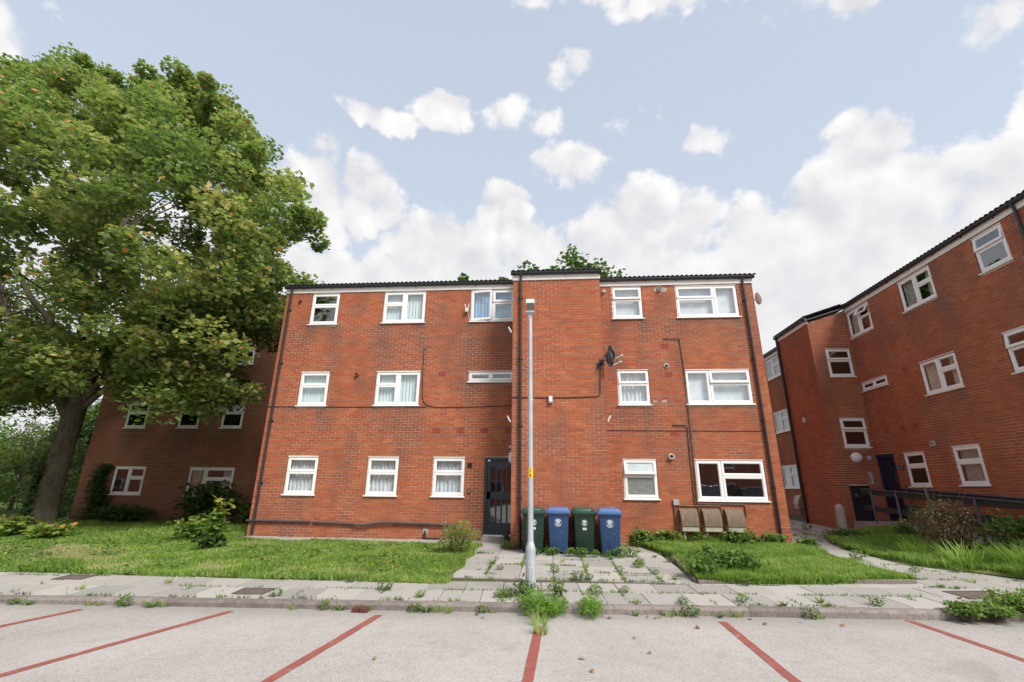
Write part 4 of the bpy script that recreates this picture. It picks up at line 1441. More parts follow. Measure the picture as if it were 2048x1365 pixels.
def grass(name, n, hmin, hmax, x_limit=None):
    y0, y1, fl, fr = LAWNS[name]
    y = rng.uniform(y0, y1, n)
    a = np.array([max(fl(t), x_limit) if x_limit else fl(t) for t in y])
    b = np.array([fr(t) for t in y])
    x = a + (b - a) * rng.random(n)
    z = np.array([lawn_z(p, q, name) for p, q in zip(x, y)]) - .012
    P = np.stack([x, y, z], 1)
    keep = inview_np(P, .12)
    # thinner where the ground is bare
    bare = np.zeros(n)
    for dx, dy, r in DRY:
        bare = np.maximum(bare, np.clip(1.25 - np.hypot(x - dx, (y - dy) * 1.6) / r, 0, 1))
    bare *= vnoise(x, y, 2.2, 3) * 1.7
    bare = np.clip(np.maximum(bare, (vnoise(x, y, 1.7, 51) * vnoise(x, y, 4.5, 52) - .42) * 2.2), 0, 1)
    keep &= rng.random(n) > bare * .72
    P, x, y, bare = P[keep], x[keep], y[keep], bare[keep]
    m = len(P)
    big = vnoise(x, y, .9, 5)
    mid = vnoise(x, y, 2.7, 9)
    h = (hmin + (hmax - hmin) * (0.25 + .75 * big * mid * 1.6)) * rng.uniform(.55, 1.35, m) * (1 - .55 * bare)
    tone = .12 + .34 * vnoise(x, y, 1.3, 11) + .42 * vnoise(x, y, 6.5, 15) * vnoise(x, y, 2.1, 16) * 1.6 + rng.normal(0, .11, m) + .75 * bare + .22 * (vnoise(x, y, .7, 41) - .45)
    tone = np.where(rng.random(m) < .035, .92 + rng.random(m) * .08, tone)
    me = blades_mesh('grass', P, h, .006 + .006 * rng.random(m) + .0006 * np.linalg.norm(P - np.array(CAM), axis=1), rng.uniform(.1, .95, m), tone, M_['grass_blade'])
    o = np_obj('grass', me)
    o['kind'] = 'stuff'
    return P


grass('left_front', 125000, .025, .105, -14.5)
grass('left_back', 34000, .03, .12, -21)
grass('right_lawn', 80000, .04, .19)
grass('right_bed', 46000, .05, .22)
grass('right_corner', 6000, .08, .25)


def clover(name, n, size, x_limit=None):
    """low broad leaves among the blades"""
    y0, y1, fl, fr = LAWNS[name]
    y = rng.uniform(y0, y1, n)
    a = np.array([max(fl(t), x_limit) if x_limit else fl(t) for t in y])
    b = np.array([fr(t) for t in y])
    x = a + (b - a) * rng.random(n)
    keep = (vnoise(x, y, 1.6, 21) > .5)
    x, y = x[keep], y[keep]
    z = np.array([lawn_z(p, q, name) for p, q in zip(x, y)]) + rng.uniform(.0, .06, len(x))
    P = np.stack([x, y, z], 1)
    P = P[inview_np(P, .1)]
    me = leaves_mesh('ground_cover', P, size * rng.uniform(.6, 1.4, len(P)), .35 + .3 * vnoise(P[:, 0], P[:, 1], 2, 4) + rng.normal(0, .1, len(P)), M_['weed_leaf'], 'ovate', .5)
    np_obj('ground_cover', me)['kind'] = 'stuff'


clover('left_front', 16000, .05, -14)
clover('right_lawn', 12000, .06)
clover('right_bed', 15000, .085)
clover('right_bed', 7000, .13)
clover('left_front', 3500, .10, -14)
clover('left_back', 3000, .11, -21)
clover('right_lawn', 2500, .11)


def flowers(name, n, x_limit=None, patches=()):
    y0, y1, fl, fr = LAWNS[name]
    pts = []
    for _ in range(n):
        if patches and random.random() < .6:
            px, py, pr = random.choice(patches)
            x, y = random.gauss(px, pr), random.gauss(py, pr * .6)
        else:
            y = random.uniform(y0, y1)
            a = max(fl(y), x_limit) if x_limit else fl(y)
            x = random.uniform(a, fr(y))
        if y0 < y < y1 and fl(y) < x < fr(y):
            pts.append((x, y, lawn_z(x, y, name) + random.uniform(.06, .17)))
    P = np.array(pts)
    k = 3
    P = np.repeat(P, k, 0) + rng.normal(0, .004, (len(P) * k, 3))
    me = leaves_mesh('wild_flower', P, rng.uniform(.022, .04, len(P)), rng.random(len(P)), M_['petal_yellow'], 'ovate', .5)
    np_obj('wild_flower', me)['kind'] = 'stuff'


flowers('left_front', 90, -12, [(-4.2, -3.6, .4), (-3.4, -3.0, .4), (-3.3, -4.2, .3), (-6.6, -3.8, .6), (-9, -3, .7), (-5.3, -2.4, .5)])
flowers('right_lawn', 70, None, [(3.5, -.9, .25), (5.6, -2.8, .3), (5.2, -1.2, .4), (3.3, -3.1, .15)])
flowers('right_bed', 22, None, [(7.9, -1.3, .3), (8.6, 0.3, .4)])

# =================================================================== THINGS ON THE GROUND
def lamp_post():
    x, y = -.315, -5.50
    zb = gz(x, y) - .03
    t = thing('lamp_post', (x, y, zb), 'slim grey galvanised lamp post numbered 14 in front of the brick bay', 'lamp post')
    M = Matrix.Translation((x, y, 0))
    MB().lathe([(.083, zb), (.078, zb + .06), (.076, .44), (.074, .455), (.047, .545)], 24, M).build('base', M_['galvanised'], t, smooth=True, angle=30)
    MB().lathe([(.044, .53), (.040, 2.0), (.034, 4.22)], 20, M).build('pole', M_['galvanised'], t, smooth=True, angle=30)
    # little door in the base column
    MB().box(x - .03, x + .03, y - .079, y - .070, zb + .16, zb + .42).build('access_door', M_['galvanised'], t, bevel=.004)
    ln = MB()
    sq = lambda h, z: [(x - .86 * h, y - .86 * h, z), (x + .86 * h, y - .86 * h, z), (x + .86 * h, y + .86 * h, z), (x - .86 * h, y + .86 * h, z)]
    ln.loft([sq(.038, 4.19), sq(.045, 4.24), sq(.085, 4.27), sq(.088, 4.295), sq(.070, 4.30)])
    head = ln.build('lantern_base', M_['galvanised'], t)
    MB().loft([sq(.066, 4.30), sq(.078, 4.44)], caps=False).build('lantern_glass', M_['lamp_glass'], head)
    MB().lathe([(.045, 4.30), (.05, 4.43)], 12, M).build('dark_core', M_['meter_hood'], head, smooth=True)  # dark core added inside to dull the lantern glass
    MB().loft([sq(.084, 4.44), sq(.088, 4.45), sq(.086, 4.505), sq(.075, 4.52)]).build('lantern_cap', M_['white_plastic'], t, bevel=.006)
    # yellow number plate wrapped on the pole
    st = MB()
    r = .0425
    a0, a1 = -R(118), -R(62)
    n = 8
    for i in range(n):
        p, q = a0 + (a1 - a0) * i / n, a0 + (a1 - a0) * (i + 1) / n
        st.quad((x + r * math.cos(p), y + r * math.sin(p), 1.485), (x + r * math.cos(q), y + r * math.sin(q), 1.485), (x + r * math.cos(q), y + r * math.sin(q), 1.625), (x + r * math.cos(p), y + r * math.sin(p), 1.625))
    # carry the plate right round the visible half
    for i in range(n):
        for (b0, b1) in ((-R(165), a0), (a1, -R(15))):
            p, q = b0 + (b1 - b0) * i / n, b0 + (b1 - b0) * (i + 1) / n
            st.quad((x + r * math.cos(p), y + r * math.sin(p), 1.485), (x + r * math.cos(q), y + r * math.sin(q), 1.485), (x + r * math.cos(q), y + r * math.sin(q), 1.625), (x + r * math.cos(p), y + r * math.sin(p), 1.625))
    plate = st.build('number_plate', M_['sticker_yellow'], t, smooth=True)
    for ch, z in (('1', 1.560), ('4', 1.492)):
        text_obj(ch, .078, M_['ink_black'], plate, Matrix.Translation((x, y - r - .0015, z)) @ Matrix.Rotation(R(90), 4, 'X'), 'digit')


def text_obj(s, size, mat, parent, M, name='lettering', align='CENTER', ext=0.0006):
    cu = bpy.data.curves.new(name, 'FONT')
    cu.body = s
    cu.size = size
    cu.align_x = align
    cu.extrude = ext
    tmp = bpy.data.objects.new(name, cu)
    COL.objects.link(tmp)
    dg = bpy.context.evaluated_depsgraph_get()
    me = bpy.data.meshes.new_from_object(tmp.evaluated_get(dg))
    bpy.data.objects.remove(tmp)
    bpy.data.curves.remove(cu)
    me.materials.clear()
    me.materials.append(mat)
    o = bpy.data.objects.new(name, me)
    return put(o, parent, M)


lamp_post()


# ------------------------------------------------------------------ wheelie bins
def rrect(w, d, r, z, y0=0.0, n=4):
    pts = []
    for cx, cy_, a in ((w / 2 - r, d / 2 - r, 0), (-w / 2 + r, d / 2 - r, 90), (-w / 2 + r, -d / 2 + r, 180), (w / 2 - r, -d / 2 + r, 270)):
        for k in range(n + 1):
            t = R(a + 90 * k / n)
            pts.append((cx + r * math.cos(t), y0 + cy_ + r * math.sin(t), z))
    return pts


def wheelie_bin(blue, label, big):
    body_m, lid_m = (M_['bin_blue'], M_['bin_blue_lid']) if blue else (M_['bin_green'], M_['bin_green_lid'])
    t = thing('wheelie_bin', (0, 0, 0), label, 'wheelie bin', 'wheelie bins lined up against the brick bay')
    W0, W1 = .40, .485
    b = MB()
    # front face stays near y = -.30, leaning
    b.loft([rrect(W0, .44, .05, .035, .02), rrect(W0 + .015, .47, .05, .10, .005), rrect(W1 - .01, .56, .045, .76, -.02), rrect(W1, .57, .04, .80, -.02), rrect(W1 + .035, .60, .04, .805, -.02), rrect(W1 + .035, .60, .04, .85, -.02)])
    b.build('body', body_m, t, smooth=True, angle=40)
    # arched rib on the front

    def fy(z):
        return -.21 - (z - .035) / (.80 - .035) * .098
    pts = []
    wA = .115
    zs = [.14 + .25 * k / 5 for k in range(6)]
    L = [(-wA, z) for z in zs] + [(-wA + .05 - .05 * math.cos(R(a)), .39 + .05 * math.sin(R(a))) for a in (30, 60, 90)]
    path = L + [(-p, q) for p, q in reversed(L)]
    b = MB()
    b.tube([(p, fy(q) - .002, q) for p, q in path], .010, 6)
    b.build('front_rib', body_m, t, smooth=True, angle=60)
    # lid
    ld = MB()
    ld.loft([rrect(.555, .64, .05, .845, -.02), rrect(.565, .65, .05, .855, -.02), rrect(.565, .65, .05, .895, -.02), rrect(.53, .62, .05, .905, -.02)])
    ld.loft([rrect(.49, .57, .05, .903, 0), rrect(.475, .55, .06, .945, .005), rrect(.43, .50, .07, .968, .01), rrect(.30, .36, .08, .975, .015)])
    lid = ld.build('lid', lid_m, t, smooth=True, angle=35)
    # hollow grip along the front of the lid
    g = MB()
    if blue:
        g.loft([[(-.225, -.325, .905), (.225, -.325, .905), (.215, -.30, .955), (-.215, -.30, .955)], [(-.225, -.27, .905), (.225, -.27, .905), (.215, -.255, .962), (-.215, -.255, .962)]])
    else:
        for s in (-1, 1):
            g.box(s * .20 - .03, s * .20 + .03, -.325, -.26, .905, .955)
        g.box(-.17, .17, -.30, -.25, .905, .915)
        g.box(-.23, .23, -.27, -.24, .905, .962)
    g.build('lid_grip', lid_m, lid, bevel=.008)
    MB().tube([(-.2, .32, .90), (.2, .32, .90)], .014, 8).build('handle', body_m, t, smooth=True)
    for s in (-1, 1):
        MB().lathe([(.03, -.025), (.095, -.025), (.10, -.012), (.10, .012), (.095, .025), (.03, .025)], 18, Matrix.Translation((s * .225, .23, .10)) @ Matrix.Rotation(R(90), 4, 'Y')).build('wheel', M_['rubber'], t, smooth=True)
    MB().tube([(-.22, .23, .10), (.22, .23, .10)], .012, 8).build('axle', M_['steel'], t, smooth=True)
    # council roundel: two arcs of letters round a shield, flat print on the front
    s = 1.0 if big else .78
    em = MB()
    zc = .655
    ro, ri = .082 * s, .060 * s

    def on(px, pz):
        return (px, fy(zc + pz) - .004, zc + pz)
    for (a0, a1, nseg) in ((25, 155, 11), (200, 340, 12)):
        for k in range(nseg):
            p, q = R(a0 + (a1 - a0) * k / nseg), R(a0 + (a1 - a0) * (k + .72) / nseg)
            em.quad(on(ri * math.cos(p), ri * math.sin(p)), on(ro * math.cos(p), ro * math.sin(p)), on(ro * math.cos(q), ro * math.sin(q)), on(ri * math.cos(q), ri * math.sin(q)))
    for a in (0, 180):
        em.add([on(.072 * s * math.cos(R(a)) + .007 * math.cos(R(k * 60)), .007 * math.sin(R(k * 60))) for k in range(6)], [tuple(range(6))])
    shield = [(-.036, .044), (0, .052), (.036, .044), (.041, .005), (.030, -.030), (0, -.052), (-.030, -.030), (-.041, .005)]
    em.add([on(px * s, pz * s) for px, pz in shield], [tuple(range(8))])
    emb = em.build('roundel', M_['ink_white'], t)
    dk = MB()
    for (px, pz, w, h) in ((-.015, .018, .008, .007), (.015, .018, .008, .007), (0, -.004, .005, .012), (0, -.028, .016, .004), (-.022, -.008, .004, .010), (.022, -.008, .004, .010)):
        dk.add([(x_, y_ - .0015, z_) for x_, y_, z_ in (on((px - w) * s, (pz - h) * s), on((px + w) * s, (pz - h) * s), on((px + w) * s, (pz + h) * s), on((px - w) * s, (pz + h) * s))], [(0, 1, 2, 3)])
    dk.build('crest_detail', body_m, emb)
    if not big:
        lb = MB()
        z0, z1 = .505, .555
        lb.quad((-.042, fy(z0) - .004, z0), (.042, fy(z0) - .004, z0), (.042, fy(z1) - .004, z1), (-.042, fy(z1) - .004, z1))
        lo = lb.build('label', M_['ink_white'], t)
        d = MB()
        for k in range(4):
            a = -.026 + .015 * k
            d.quad((a, fy(.518) - .0055, .518), (a + .009, fy(.518) - .0055, .518), (a + .009, fy(.540) - .0055, .540), (a, fy(.540) - .0055, .540))
        d.build('label_print', M_['grey_plastic'], lo)
    return t


BIN_LBL = ['dark green wheelie bin half hidden behind the lamp post', 'blue wheelie bin between two dark green bins', 'dark green wheelie bin between two blue bins', 'blue wheelie bin at the right hand end of the row']
for i, xc in enumerate((-.40, .165, .74, 1.315)):
    t = wheelie_bin(i % 2 == 1, BIN_LBL[i], i % 2 == 1)
    yb = -1.72 + (0, .05, .06, -.02)[i]
    Mb = Matrix.Translation((xc, yb, gz(xc, yb) + .002)) @ Matrix.Rotation(R((3, -2, 1, -4)[i]), 4, 'Z')
    t.matrix_basis = Mb
    WM[t] = Mb


# ------------------------------------------------------------------ meter boxes
def meter_box(x, label, k):
    t = thing('meter_box', (x, 0, .31), label, 'meter box', 'gas meter boxes on the wall under the window')
    w = .44
    prof = []
    for a in range(0, 9):
        q = a / 8
        prof.append((-.03 - .20 * math.sin(q * math.pi / 2) ** .9 * (1 - .0 * q), .55 - .40 * (1 - math.cos(q * math.pi / 2)) - .0))
    hood = [(0, .565), (-.03, .56)] + prof[1:] + [(-.235, .145), (-.205, .135), (0, .2)]
    MB().prism(hood, 0, w).build('hood', M_['meter_hood'], t, Matrix.Translation((x, 0, .31)), smooth=True, angle=35, bevel=.006)
    body = [(0, .20), (0, 0), (-.16, 0), (-.205, .02), (-.212, .142), (-.02, .2)]
    MB().prism(body, .012, w - .012).build('body', M_['meter_body'], t, Matrix.Translation((x, 0, .31)), bevel=.006)
    MB().tube([(x + .08, -.10, .33), (x + .09, -.09, gz(x, -.1) - .02)], .022, 8).build('inlet_pipe', M_['lead_white'], t, smooth=True)
    MB().tube([(x + .50, -.03, .74), (x + .50, -.03, .66), (x + w - .01, -.05, .66)], .012, 8).build('outlet_pipe', M_['pipe_brown'], t, smooth=True)


for k, (x, lb) in enumerate(((3.31, 'stained brown gas meter box left of the three, below the grey junction box'), (3.88, 'stained brown gas meter box in the middle of the three'), (4.45, 'stained brown gas meter box at the right of the three, nearest the black downpipe'))):
    meter_box(x, lb, k)


# ------------------------------------------------------------------ pipes, cables and wall fittings
def run(name, pts, r, mat, label, cat, group=None, clips=False, n=8):
    o = MB().tube(pts, r, n).build(name, M_[mat], smooth=True, angle=60)
    props(o, label, cat, group)
    if clips:
        for a, b in zip(pts, pts[1:]):
            L = (Vector(b) - Vector(a)).length
            m = int(L / .7)
            for i in range(m):
                c = Vector(a).lerp(Vector(b), (i + .5) / m)
                MB().box(c.x - .022, c.x + .022, -.02 if abs(c.y) < .2 else c.y, .0 if abs(c.y) < .2 else c.y + .02, c.z - .012, c.z + .012).build('clip', M_[mat], o)
    return o


y = -.028
run('gas_pipe', [(3.34, 0, 5.52), (3.34, y, 5.52), (3.79, y, 5.515), (3.83, y, 4.6), (3.835, y - .01, 2.36), (3.80, y, 1.02), (3.83, y, .985), (4.97, y, .985), (5.0, y, .96), (5.0, y, .70), (4.95, y, .69)], .015, 'pipe_brown', 'long brown gas pipe from the top floor down to the right meter box', 'gas pipe', 'gas pipes on the brick wall', True)
run('gas_pipe', [(3.37, 0, 3.03), (3.37, y, 3.03), (3.72, y, 3.03), (3.755, y, 2.98), (3.745, y, 1.0), (3.77, y, .935), (4.36, y, .94), (4.39, y, .92), (4.39, y, .70)], .015, 'pipe_brown', 'brown gas pipe running down from the middle floor to the middle meter box', 'gas pipe', 'gas pipes on the brick wall', True)
run('gas_pipe', [(3.25, y, .94), (3.80, y, .93), (3.825, y, .90), (3.825, y, .68)], .014, 'pipe_brown', 'short brown gas pipe from the junction box to the left hand meter box', 'gas pipe', 'gas pipes on the brick wall')
jb = thing('junction_box', (3.26, 0, .98), 'small grey junction box on the wall above the left meter box', 'junction box')
MB().box(3.19, 3.34, -.06, 0, .945, 1.09).build('case', M_['grey_plastic'], jb, bevel=.006)
MB().tube([(3.215, -.03, .95), (3.215, -.03, .47)], .018, 8).build('conduit', M_['pipe_brown'], jb, smooth=True)


def sag(a, b, s, n=10):
    a, b = Vector(a), Vector(b)
    return [a.lerp(b, i / n) + Vector((0, 0, -s * 4 * (i / n) * (1 - i / n))) for i in range(n + 1)]


run('wall_cable', sag((-8.38, -.012, 3.575), (-3.55, -.012, 3.545), .008) , .009, 'cable_black', 'thin dark cable along the wall under the middle left windows', 'cable')
run('wall_cable', [(-3.735, -.012, 5.34), (-3.735, -.012, 4.6), (-3.70, -.012, 3.85), (-3.64, -.012, 3.68), (-3.50, -.012, 3.58), (-3.3, -.012, 3.54)] + sag((-3.2, -.012, 3.535), (-.99, -.012, 3.58), .012), .011, 'cable_black', 'dark cable dropping down the wall right of the paired windows and running to the bay', 'cable')
yb = -1.265
run('wall_cable', sag((-.97, yb, 3.585), (1.2, yb, 3.585), .02) + [(1.28, yb, 3.62), (1.31, yb, 3.70), (1.33, yb, 4.30)], .011, 'cable_black', 'dark cable across the brick bay rising to the satellite dishes', 'cable')
run('wall_cable', sag((1.45, -.010, 2.885), (5.75, -.010, 2.865), .006), .008, 'cable_black', 'thin dark cable along the wall right of the bay', 'cable')
run('lagged_pipe', [(-8.40, -.05, .40), (-6.65, -.05, .392), (-6.55, -.05, .388)], .028, 'foam_lagging', 'grey foam covered pipe low on the wall, left hand length by the downpipe', 'pipe', 'lagged pipes low on the brick wall')
run('lagged_pipe', [(-6.50, -.05, .385), (-5.35, -.05, .352), (-5.30, -.05, .34)], .028, 'foam_lagging', 'grey foam covered pipe low on the wall, short middle length', 'pipe', 'lagged pipes low on the brick wall')
run('lagged_pipe', [(-5.34, -.07, .325), (-5.0, -.07, .335), (-4.7, -.065, .385), (-4.3, -.06, .40), (-3.4, -.055, .385), (-2.5, -.05, .368)], .030, 'foam_lagging', 'grey foam covered pipe low on the wall, bent right hand length', 'pipe', 'lagged pipes low on the brick wall')
o = run('waste_pipe', [(-3.36, .01, .20), (-3.36, -.05, .20), (-3.36, -.06, .03), (-3.33, -.08, .025), (-2.93, -.10, .022)], .028, 'black_plastic', 'black bent waste pipe at the foot of the wall left of the door', 'waste pipe')
MB().box(-3.43, -3.29, -.008, .01, .14, .27).build('mortar_patch', M_['old_concrete'], o)

# round flues and vents
def flue(x, z, r, rim, core, label, depth=.07, yw=0.0, M=None):
    M = M or I4
    t = thing('wall_vent', M @ Vector((x, yw, z)), label, 'vent')
    Q = M @ Matrix.Translation((x, yw, z)) @ Matrix.Rotation(R(90), 4, 'X')
    MB().lathe([(r, -.01), (r, .012), (r * .8, depth), (r * .62, depth), (r * .55, .03), (.001, .03)], 20, Q, caps=False).build('collar', M_[rim], t, smooth=True, angle=35)
    MB().lathe([(.001, .05), (r * .40, .05), (r * .45, .035)], 16, Q, caps=False).build('grille', M_[core], t, smooth=True)


flue(-7.86, 6.95, .055, 'terracotta', 'rubber', 'small round brown vent high on the wall beside the left downpipe')
flue(-5.73, 4.52, .070, 'terracotta', 'rubber', 'round terracotta vent left of the paired middle windows')
flue(3.35, 4.71, .080, 'old_concrete', 'rubber', 'round black flue hole ringed with mortar on the middle floor', depth=.02)
flue(3.25, 2.18, .085, 'pale_plastic', 'rubber', 'round white boiler flue above the frosted window', depth=.09)
flue(3.34, 7.09, .070, 'grey_plastic', 'grey_plastic', 'grey round flue just under the eaves on a mortar patch', depth=.09)
o = MB().box(3.20, 3.56, -.006, .02, 7.0, 7.13).build('mortar_patch', M_['old_concrete'])
props(o, 'rough grey mortar patch around the flue under the eaves', 'mortar patch')
for x, z, w, lb in ((2.33 + .62, 3.68, .12, 'small grey mortar patch on the wall right of the middle window, left of the pair'), (3.20, 3.68, .14, 'small buff mortar patch on the wall right of the middle window, right of the pair')):
    o = MB().box(x - w / 2, x + w / 2, -.004, .02, z - .035, z + .035).build('mortar_patch', M_['old_concrete'], bevel=.01)
    props(o, lb, 'mortar patch')
t = thing('alarm_bell', (1.69, -.02, 7.03), 'small brass coloured dome camera high on the wall right of the bay', 'camera')
MB().lathe([(.05, -.02), (.05, .02), (.04, .05), (.001, .062)], 16, Matrix.Translation((1.69, -.02, 7.03)) @ Matrix.Rotation(R(75), 4, 'X'), caps=False).build('dome', M_['pale_plastic'], t, smooth=True)
MB().lathe([(.025, .05), (.02, .075), (.001, .08)], 12, Matrix.Translation((1.69, -.02, 7.02)) @ Matrix.Rotation(R(100), 4, 'X'), caps=False).build('lens', M_['rubber'], t, smooth=True)
# square vent and entry panel by the door
t = thing('extract_grille', (-2.22, 0, 1.92), 'small square dark vent grille between the window and the entrance door', 'vent')
MB().frame(-2.285, -2.155, 1.855, 1.985, .018, -.02, .01).build('frame', M_['black_plastic'], t)
for k in range(5):
    MB().box(-2.27, -2.17, -.012, .004, 1.876 + k * .02, 1.888 + k * .02).build('louvre', M_['rubber'], t)
t = thing('entry_panel', (-2.22, 0, 1.25), 'small door entry panel with a pale keypad left of the entrance door', 'entry panel')
MB().box(-2.255, -2.185, -.03, .0, 1.18, 1.31).build('case', M_['black_plastic'], t, bevel=.006)
MB().box(-2.240, -2.200, -.034, -.028, 1.20, 1.27).build('keypad', M_['steel'], t, bevel=.002)
MB().lathe([(.012, 0), (.010, .006)], 10, Matrix.Translation((-2.22, -.03, 1.29)) @ Matrix.Rotation(R(90), 4, 'X')).build('camera_eye', M_['steel'], t)
# forked aerial / detector by the open window
t = thing('wall_aerial', (-2.47, 0, 6.51), 'small cream two pronged aerial left of the open top window', 'aerial')
MB().box(-2.52, -2.43, -.13, -.05, 6.44, 6.56).build('box', M_['pale_plastic'], t, bevel=.01)
MB().box(-2.50, -2.45, -.05, 0, 6.42, 6.50).build('bracket', M_['black_plastic'], t)
for s in (-1, 1):
    MB().tube([(-2.475 + s * .035, -.10, 6.55), (-2.475 + s * .065, -.10, 6.70)], .011, 6).build('prong', M_['white_plastic'], t)
MB().tube([(-2.45, -.06, 6.45), (-2.42, -.015, 6.30), (-2.40, -.01, 6.19)], .006, 6).build('lead', M_['white_plastic'], t)

# fittings on the bay
t = thing('bulkhead_light', (-.97, -1.0, 2.07), 'round white bulkhead light on the side of the bay over the entrance door', 'wall light')
Q = Matrix.Translation((-.97, -1.0, 2.07)) @ Matrix.Rotation(-R(90), 4, 'Y')
MB().lathe([(.15, 0), (.15, .03), (.14, .035)], 24, Q).build('rim', M_['white_plastic'], t, smooth=True, angle=35)
MB().lathe([(.138, .033), (.13, .06), (.09, .085), (.001, .095)], 24, Q, caps=False).build('diffuser', M_['pale_plastic'], t, smooth=True)
t = thing('security_camera', (-.97, -1.05, 2.34), 'tiny white camera on the side of the bay above the round light', 'camera')
MB().tube([(-.97, -1.05, 2.34), (-1.01, -1.06, 2.345)], .012, 8).build('arm', M_['white_plastic'], t)
MB().tube([(-1.0, -1.02, 2.35), (-1.02, -1.10, 2.335)], .022, 10).build('body', M_['white_plastic'], t, smooth=True)


def flood(x, y, z, s, label):
    t = thing('floodlight', (x, y, z), label, 'floodlight', 'slim floodlights on the sides of the bay')
    Q = Matrix.Translation((x + s * .07, y, z)) @ Matrix.Rotation(R(s * 28), 4, 'Y')
    MB().box(-.012, .012, -.07, .07, -.09, .09, Q).build('lamp_head', M_['white_plastic'], t, bevel=.004)
    MB().box(-.035, -.012, -.05, .05, -.05, .05, Q @ Matrix.Rotation(R(180 if s > 0 else 0), 4, 'Z') if s < 0 else Q).build('housing', M_['grey_plastic'], t, bevel=.004)
    MB().tube([(x, y, z - .06), (x + s * .07, y, z - .02)], .012, 6).build('bracket', M_['black_plastic'], t)


flood(-.97, -1.2, 5.44, -1, 'slim white floodlight on the left side of the bay just below the top window')
flood(-.97, -1.2, 3.02, -1, 'slim white floodlight on the left side of the bay below the long cable')
flood(1.43, -1.2, 3.02, 1, 'slim white floodlight on the right side of the bay')
t = thing('wall_light', (.03, -1.25, 3.50), 'small white box light in the middle of the bay under the cable', 'wall light')
MB().box(-.025, .085, -1.33, -1.25, 3.415, 3.60).build('case', M_['grey_plastic'], t, bevel=.012)
MB().box(-.012, .072, -1.338, -1.325, 3.45, 3.585).build('lens', M_['white_plastic'], t, bevel=.008)
t = thing('movement_sensor', (-.44, -1.25, 3.51), 'tiny white sensor with a hanging wire on the bay beside the lamp post', 'sensor')
MB().box(-.465, -.42, -1.30, -1.25, 3.48, 3.54).build('case', M_['white_plastic'], t, bevel=.008)
MB().tube([(-.44, -1.262, 3.54), (-.445, -1.262, 3.85)], .006, 6).build('wire', M_['cable_black'], t)


def dish(loc, normal, r, label, mat='dish_grey', foot=None, arm=True, group='satellite dishes on the bay corner'):
    t = thing('satellite_dish', loc, label, 'satellite dish', group)
    nrm = Vector(normal).normalized()
    q = nrm.to_track_quat('Z', 'Y').to_matrix().to_4x4()
    Mq = Matrix.Translation(loc) @ q
    prof = [(.001, 0)] + [(r * k / 8, .28 * r * (k / 8) ** 2) for k in range(1, 9)]
    back = [(r * k / 8, .28 * r * (k / 8) ** 2 - .008) for k in range(8, 0, -1)] + [(.001, -.008)]
    rim = [(r + .006, .28 * r + .002), (r + .006, .28 * r - .012)]
    MB().lathe(prof + rim + back, 28, Mq, caps=False).build('reflector', M_[mat], t, smooth=True, angle=35)
    up = (q @ Vector((0, 1, 0)))
    dn = -up if up.z > 0 else up
    edge = Vector(loc) + dn * r * .95 + nrm * .2 * r
    lnb = edge + nrm * r * 1.25 + Vector((0, 0, r * .28))
    if arm:
        MB().tube([Vector(loc) + dn * r * .6, edge, lnb], .011, 6).build('arm', M_['steel'], t)
        MB().tube([lnb - nrm * .035 + Vector((0, 0, .0)), lnb + nrm * .05], [.03, .02], 10).tube([lnb + nrm * .01, lnb + nrm * .01 + Vector((0, 0, .06))], .016, 8).build('receiver', M_['grey_plastic'], t, smooth=True)
    if foot:
        MB().tube([Vector(loc) - nrm * .012, Vector(loc) - nrm * .10, Vector(foot) + Vector((0, -.09, .03)), Vector(foot) + Vector((0, -.09, 0)), Vector(foot)], .016, 8).box(foot[0] - .06, foot[0] + .06, foot[1] - .012, foot[1], foot[2] - .08, foot[2] + .08).build('bracket', M_['black_plastic'], t)


dish((1.52, -1.42, 4.53), (.93, .24, .25), .205, 'nearer and lower of the two dark grey satellite dishes at the bay corner', foot=(1.30, -1.25, 4.40))
dish((1.60, -1.26, 4.74), (.93, .22, .25), .195, 'higher dark grey satellite dish behind the other at the bay corner', foot=(1.38, -1.25, 4.50))
dish((6.20, .16, 6.78), (1.0, -.02, .2), .18, 'pale satellite dish on the far right end wall under the eaves', 'pale_dish', foot=None, arm=False, group=None)
o = [q for q in COL.objects if q.name.startswith('satellite_dish')][-1]
MB().tube([(6.19, .16, 6.78), (6.05, .2, 6.72)], .018, 8).build('bracket', M_['steel'], o)

# ------------------------------------------------------------------ right building fittings
t = thing('oval_wall_light', (10.25, 3.75, 2.43), 'large oval white wall light above the black store door', 'wall light')
Q = Matrix.Translation((10.25, 3.75, 2.43)) @ Matrix.Rotation(R(90), 4, 'X') @ Matrix.Diagonal((1, .92, 1, 1))
MB().lathe([(.18, 0), (.18, .025), (.17, .04)], 28, Q).build('rim', M_['white_plastic'], t, smooth=True, angle=35)
MB().lathe([(.168, .038), (.15, .08), (.09, .115), (.001, .125)], 28, Q, caps=False).build('diffuser', M_['white_plastic'], t, smooth=True)
t = thing('wall_plate', (10.655, 3.75, 2.43), 'small square grey plate beside the oval light', 'plate')
MB().box(10.59, 10.72, 3.73, 3.75, 2.36, 2.49).build('plate', M_['grey_plastic'], t, bevel=.004)
t = thing('entry_panel', (10.58, 3.75, 1.77), 'tall grey door entry panel left of the blue door', 'entry panel')
MB().box(10.52, 10.63, 3.73, 3.75, 1.58, 1.97).build('case', M_['grey_plastic'], t, bevel=.004)
for k in range(5):
    MB().box(10.545, 10.575, 3.724, 3.732, 1.64 + .045 * k, 1.665 + .045 * k).build('button', M_['black_plastic'], t)
    MB().box(10.585, 10.615, 3.724, 3.732, 1.64 + .045 * k, 1.665 + .045 * k).build('button', M_['white_plastic'], t)
t = thing('number_sign', (RXL, 2.76, 2.07), 'small black house number sign with white figures right of the blue door', 'sign')
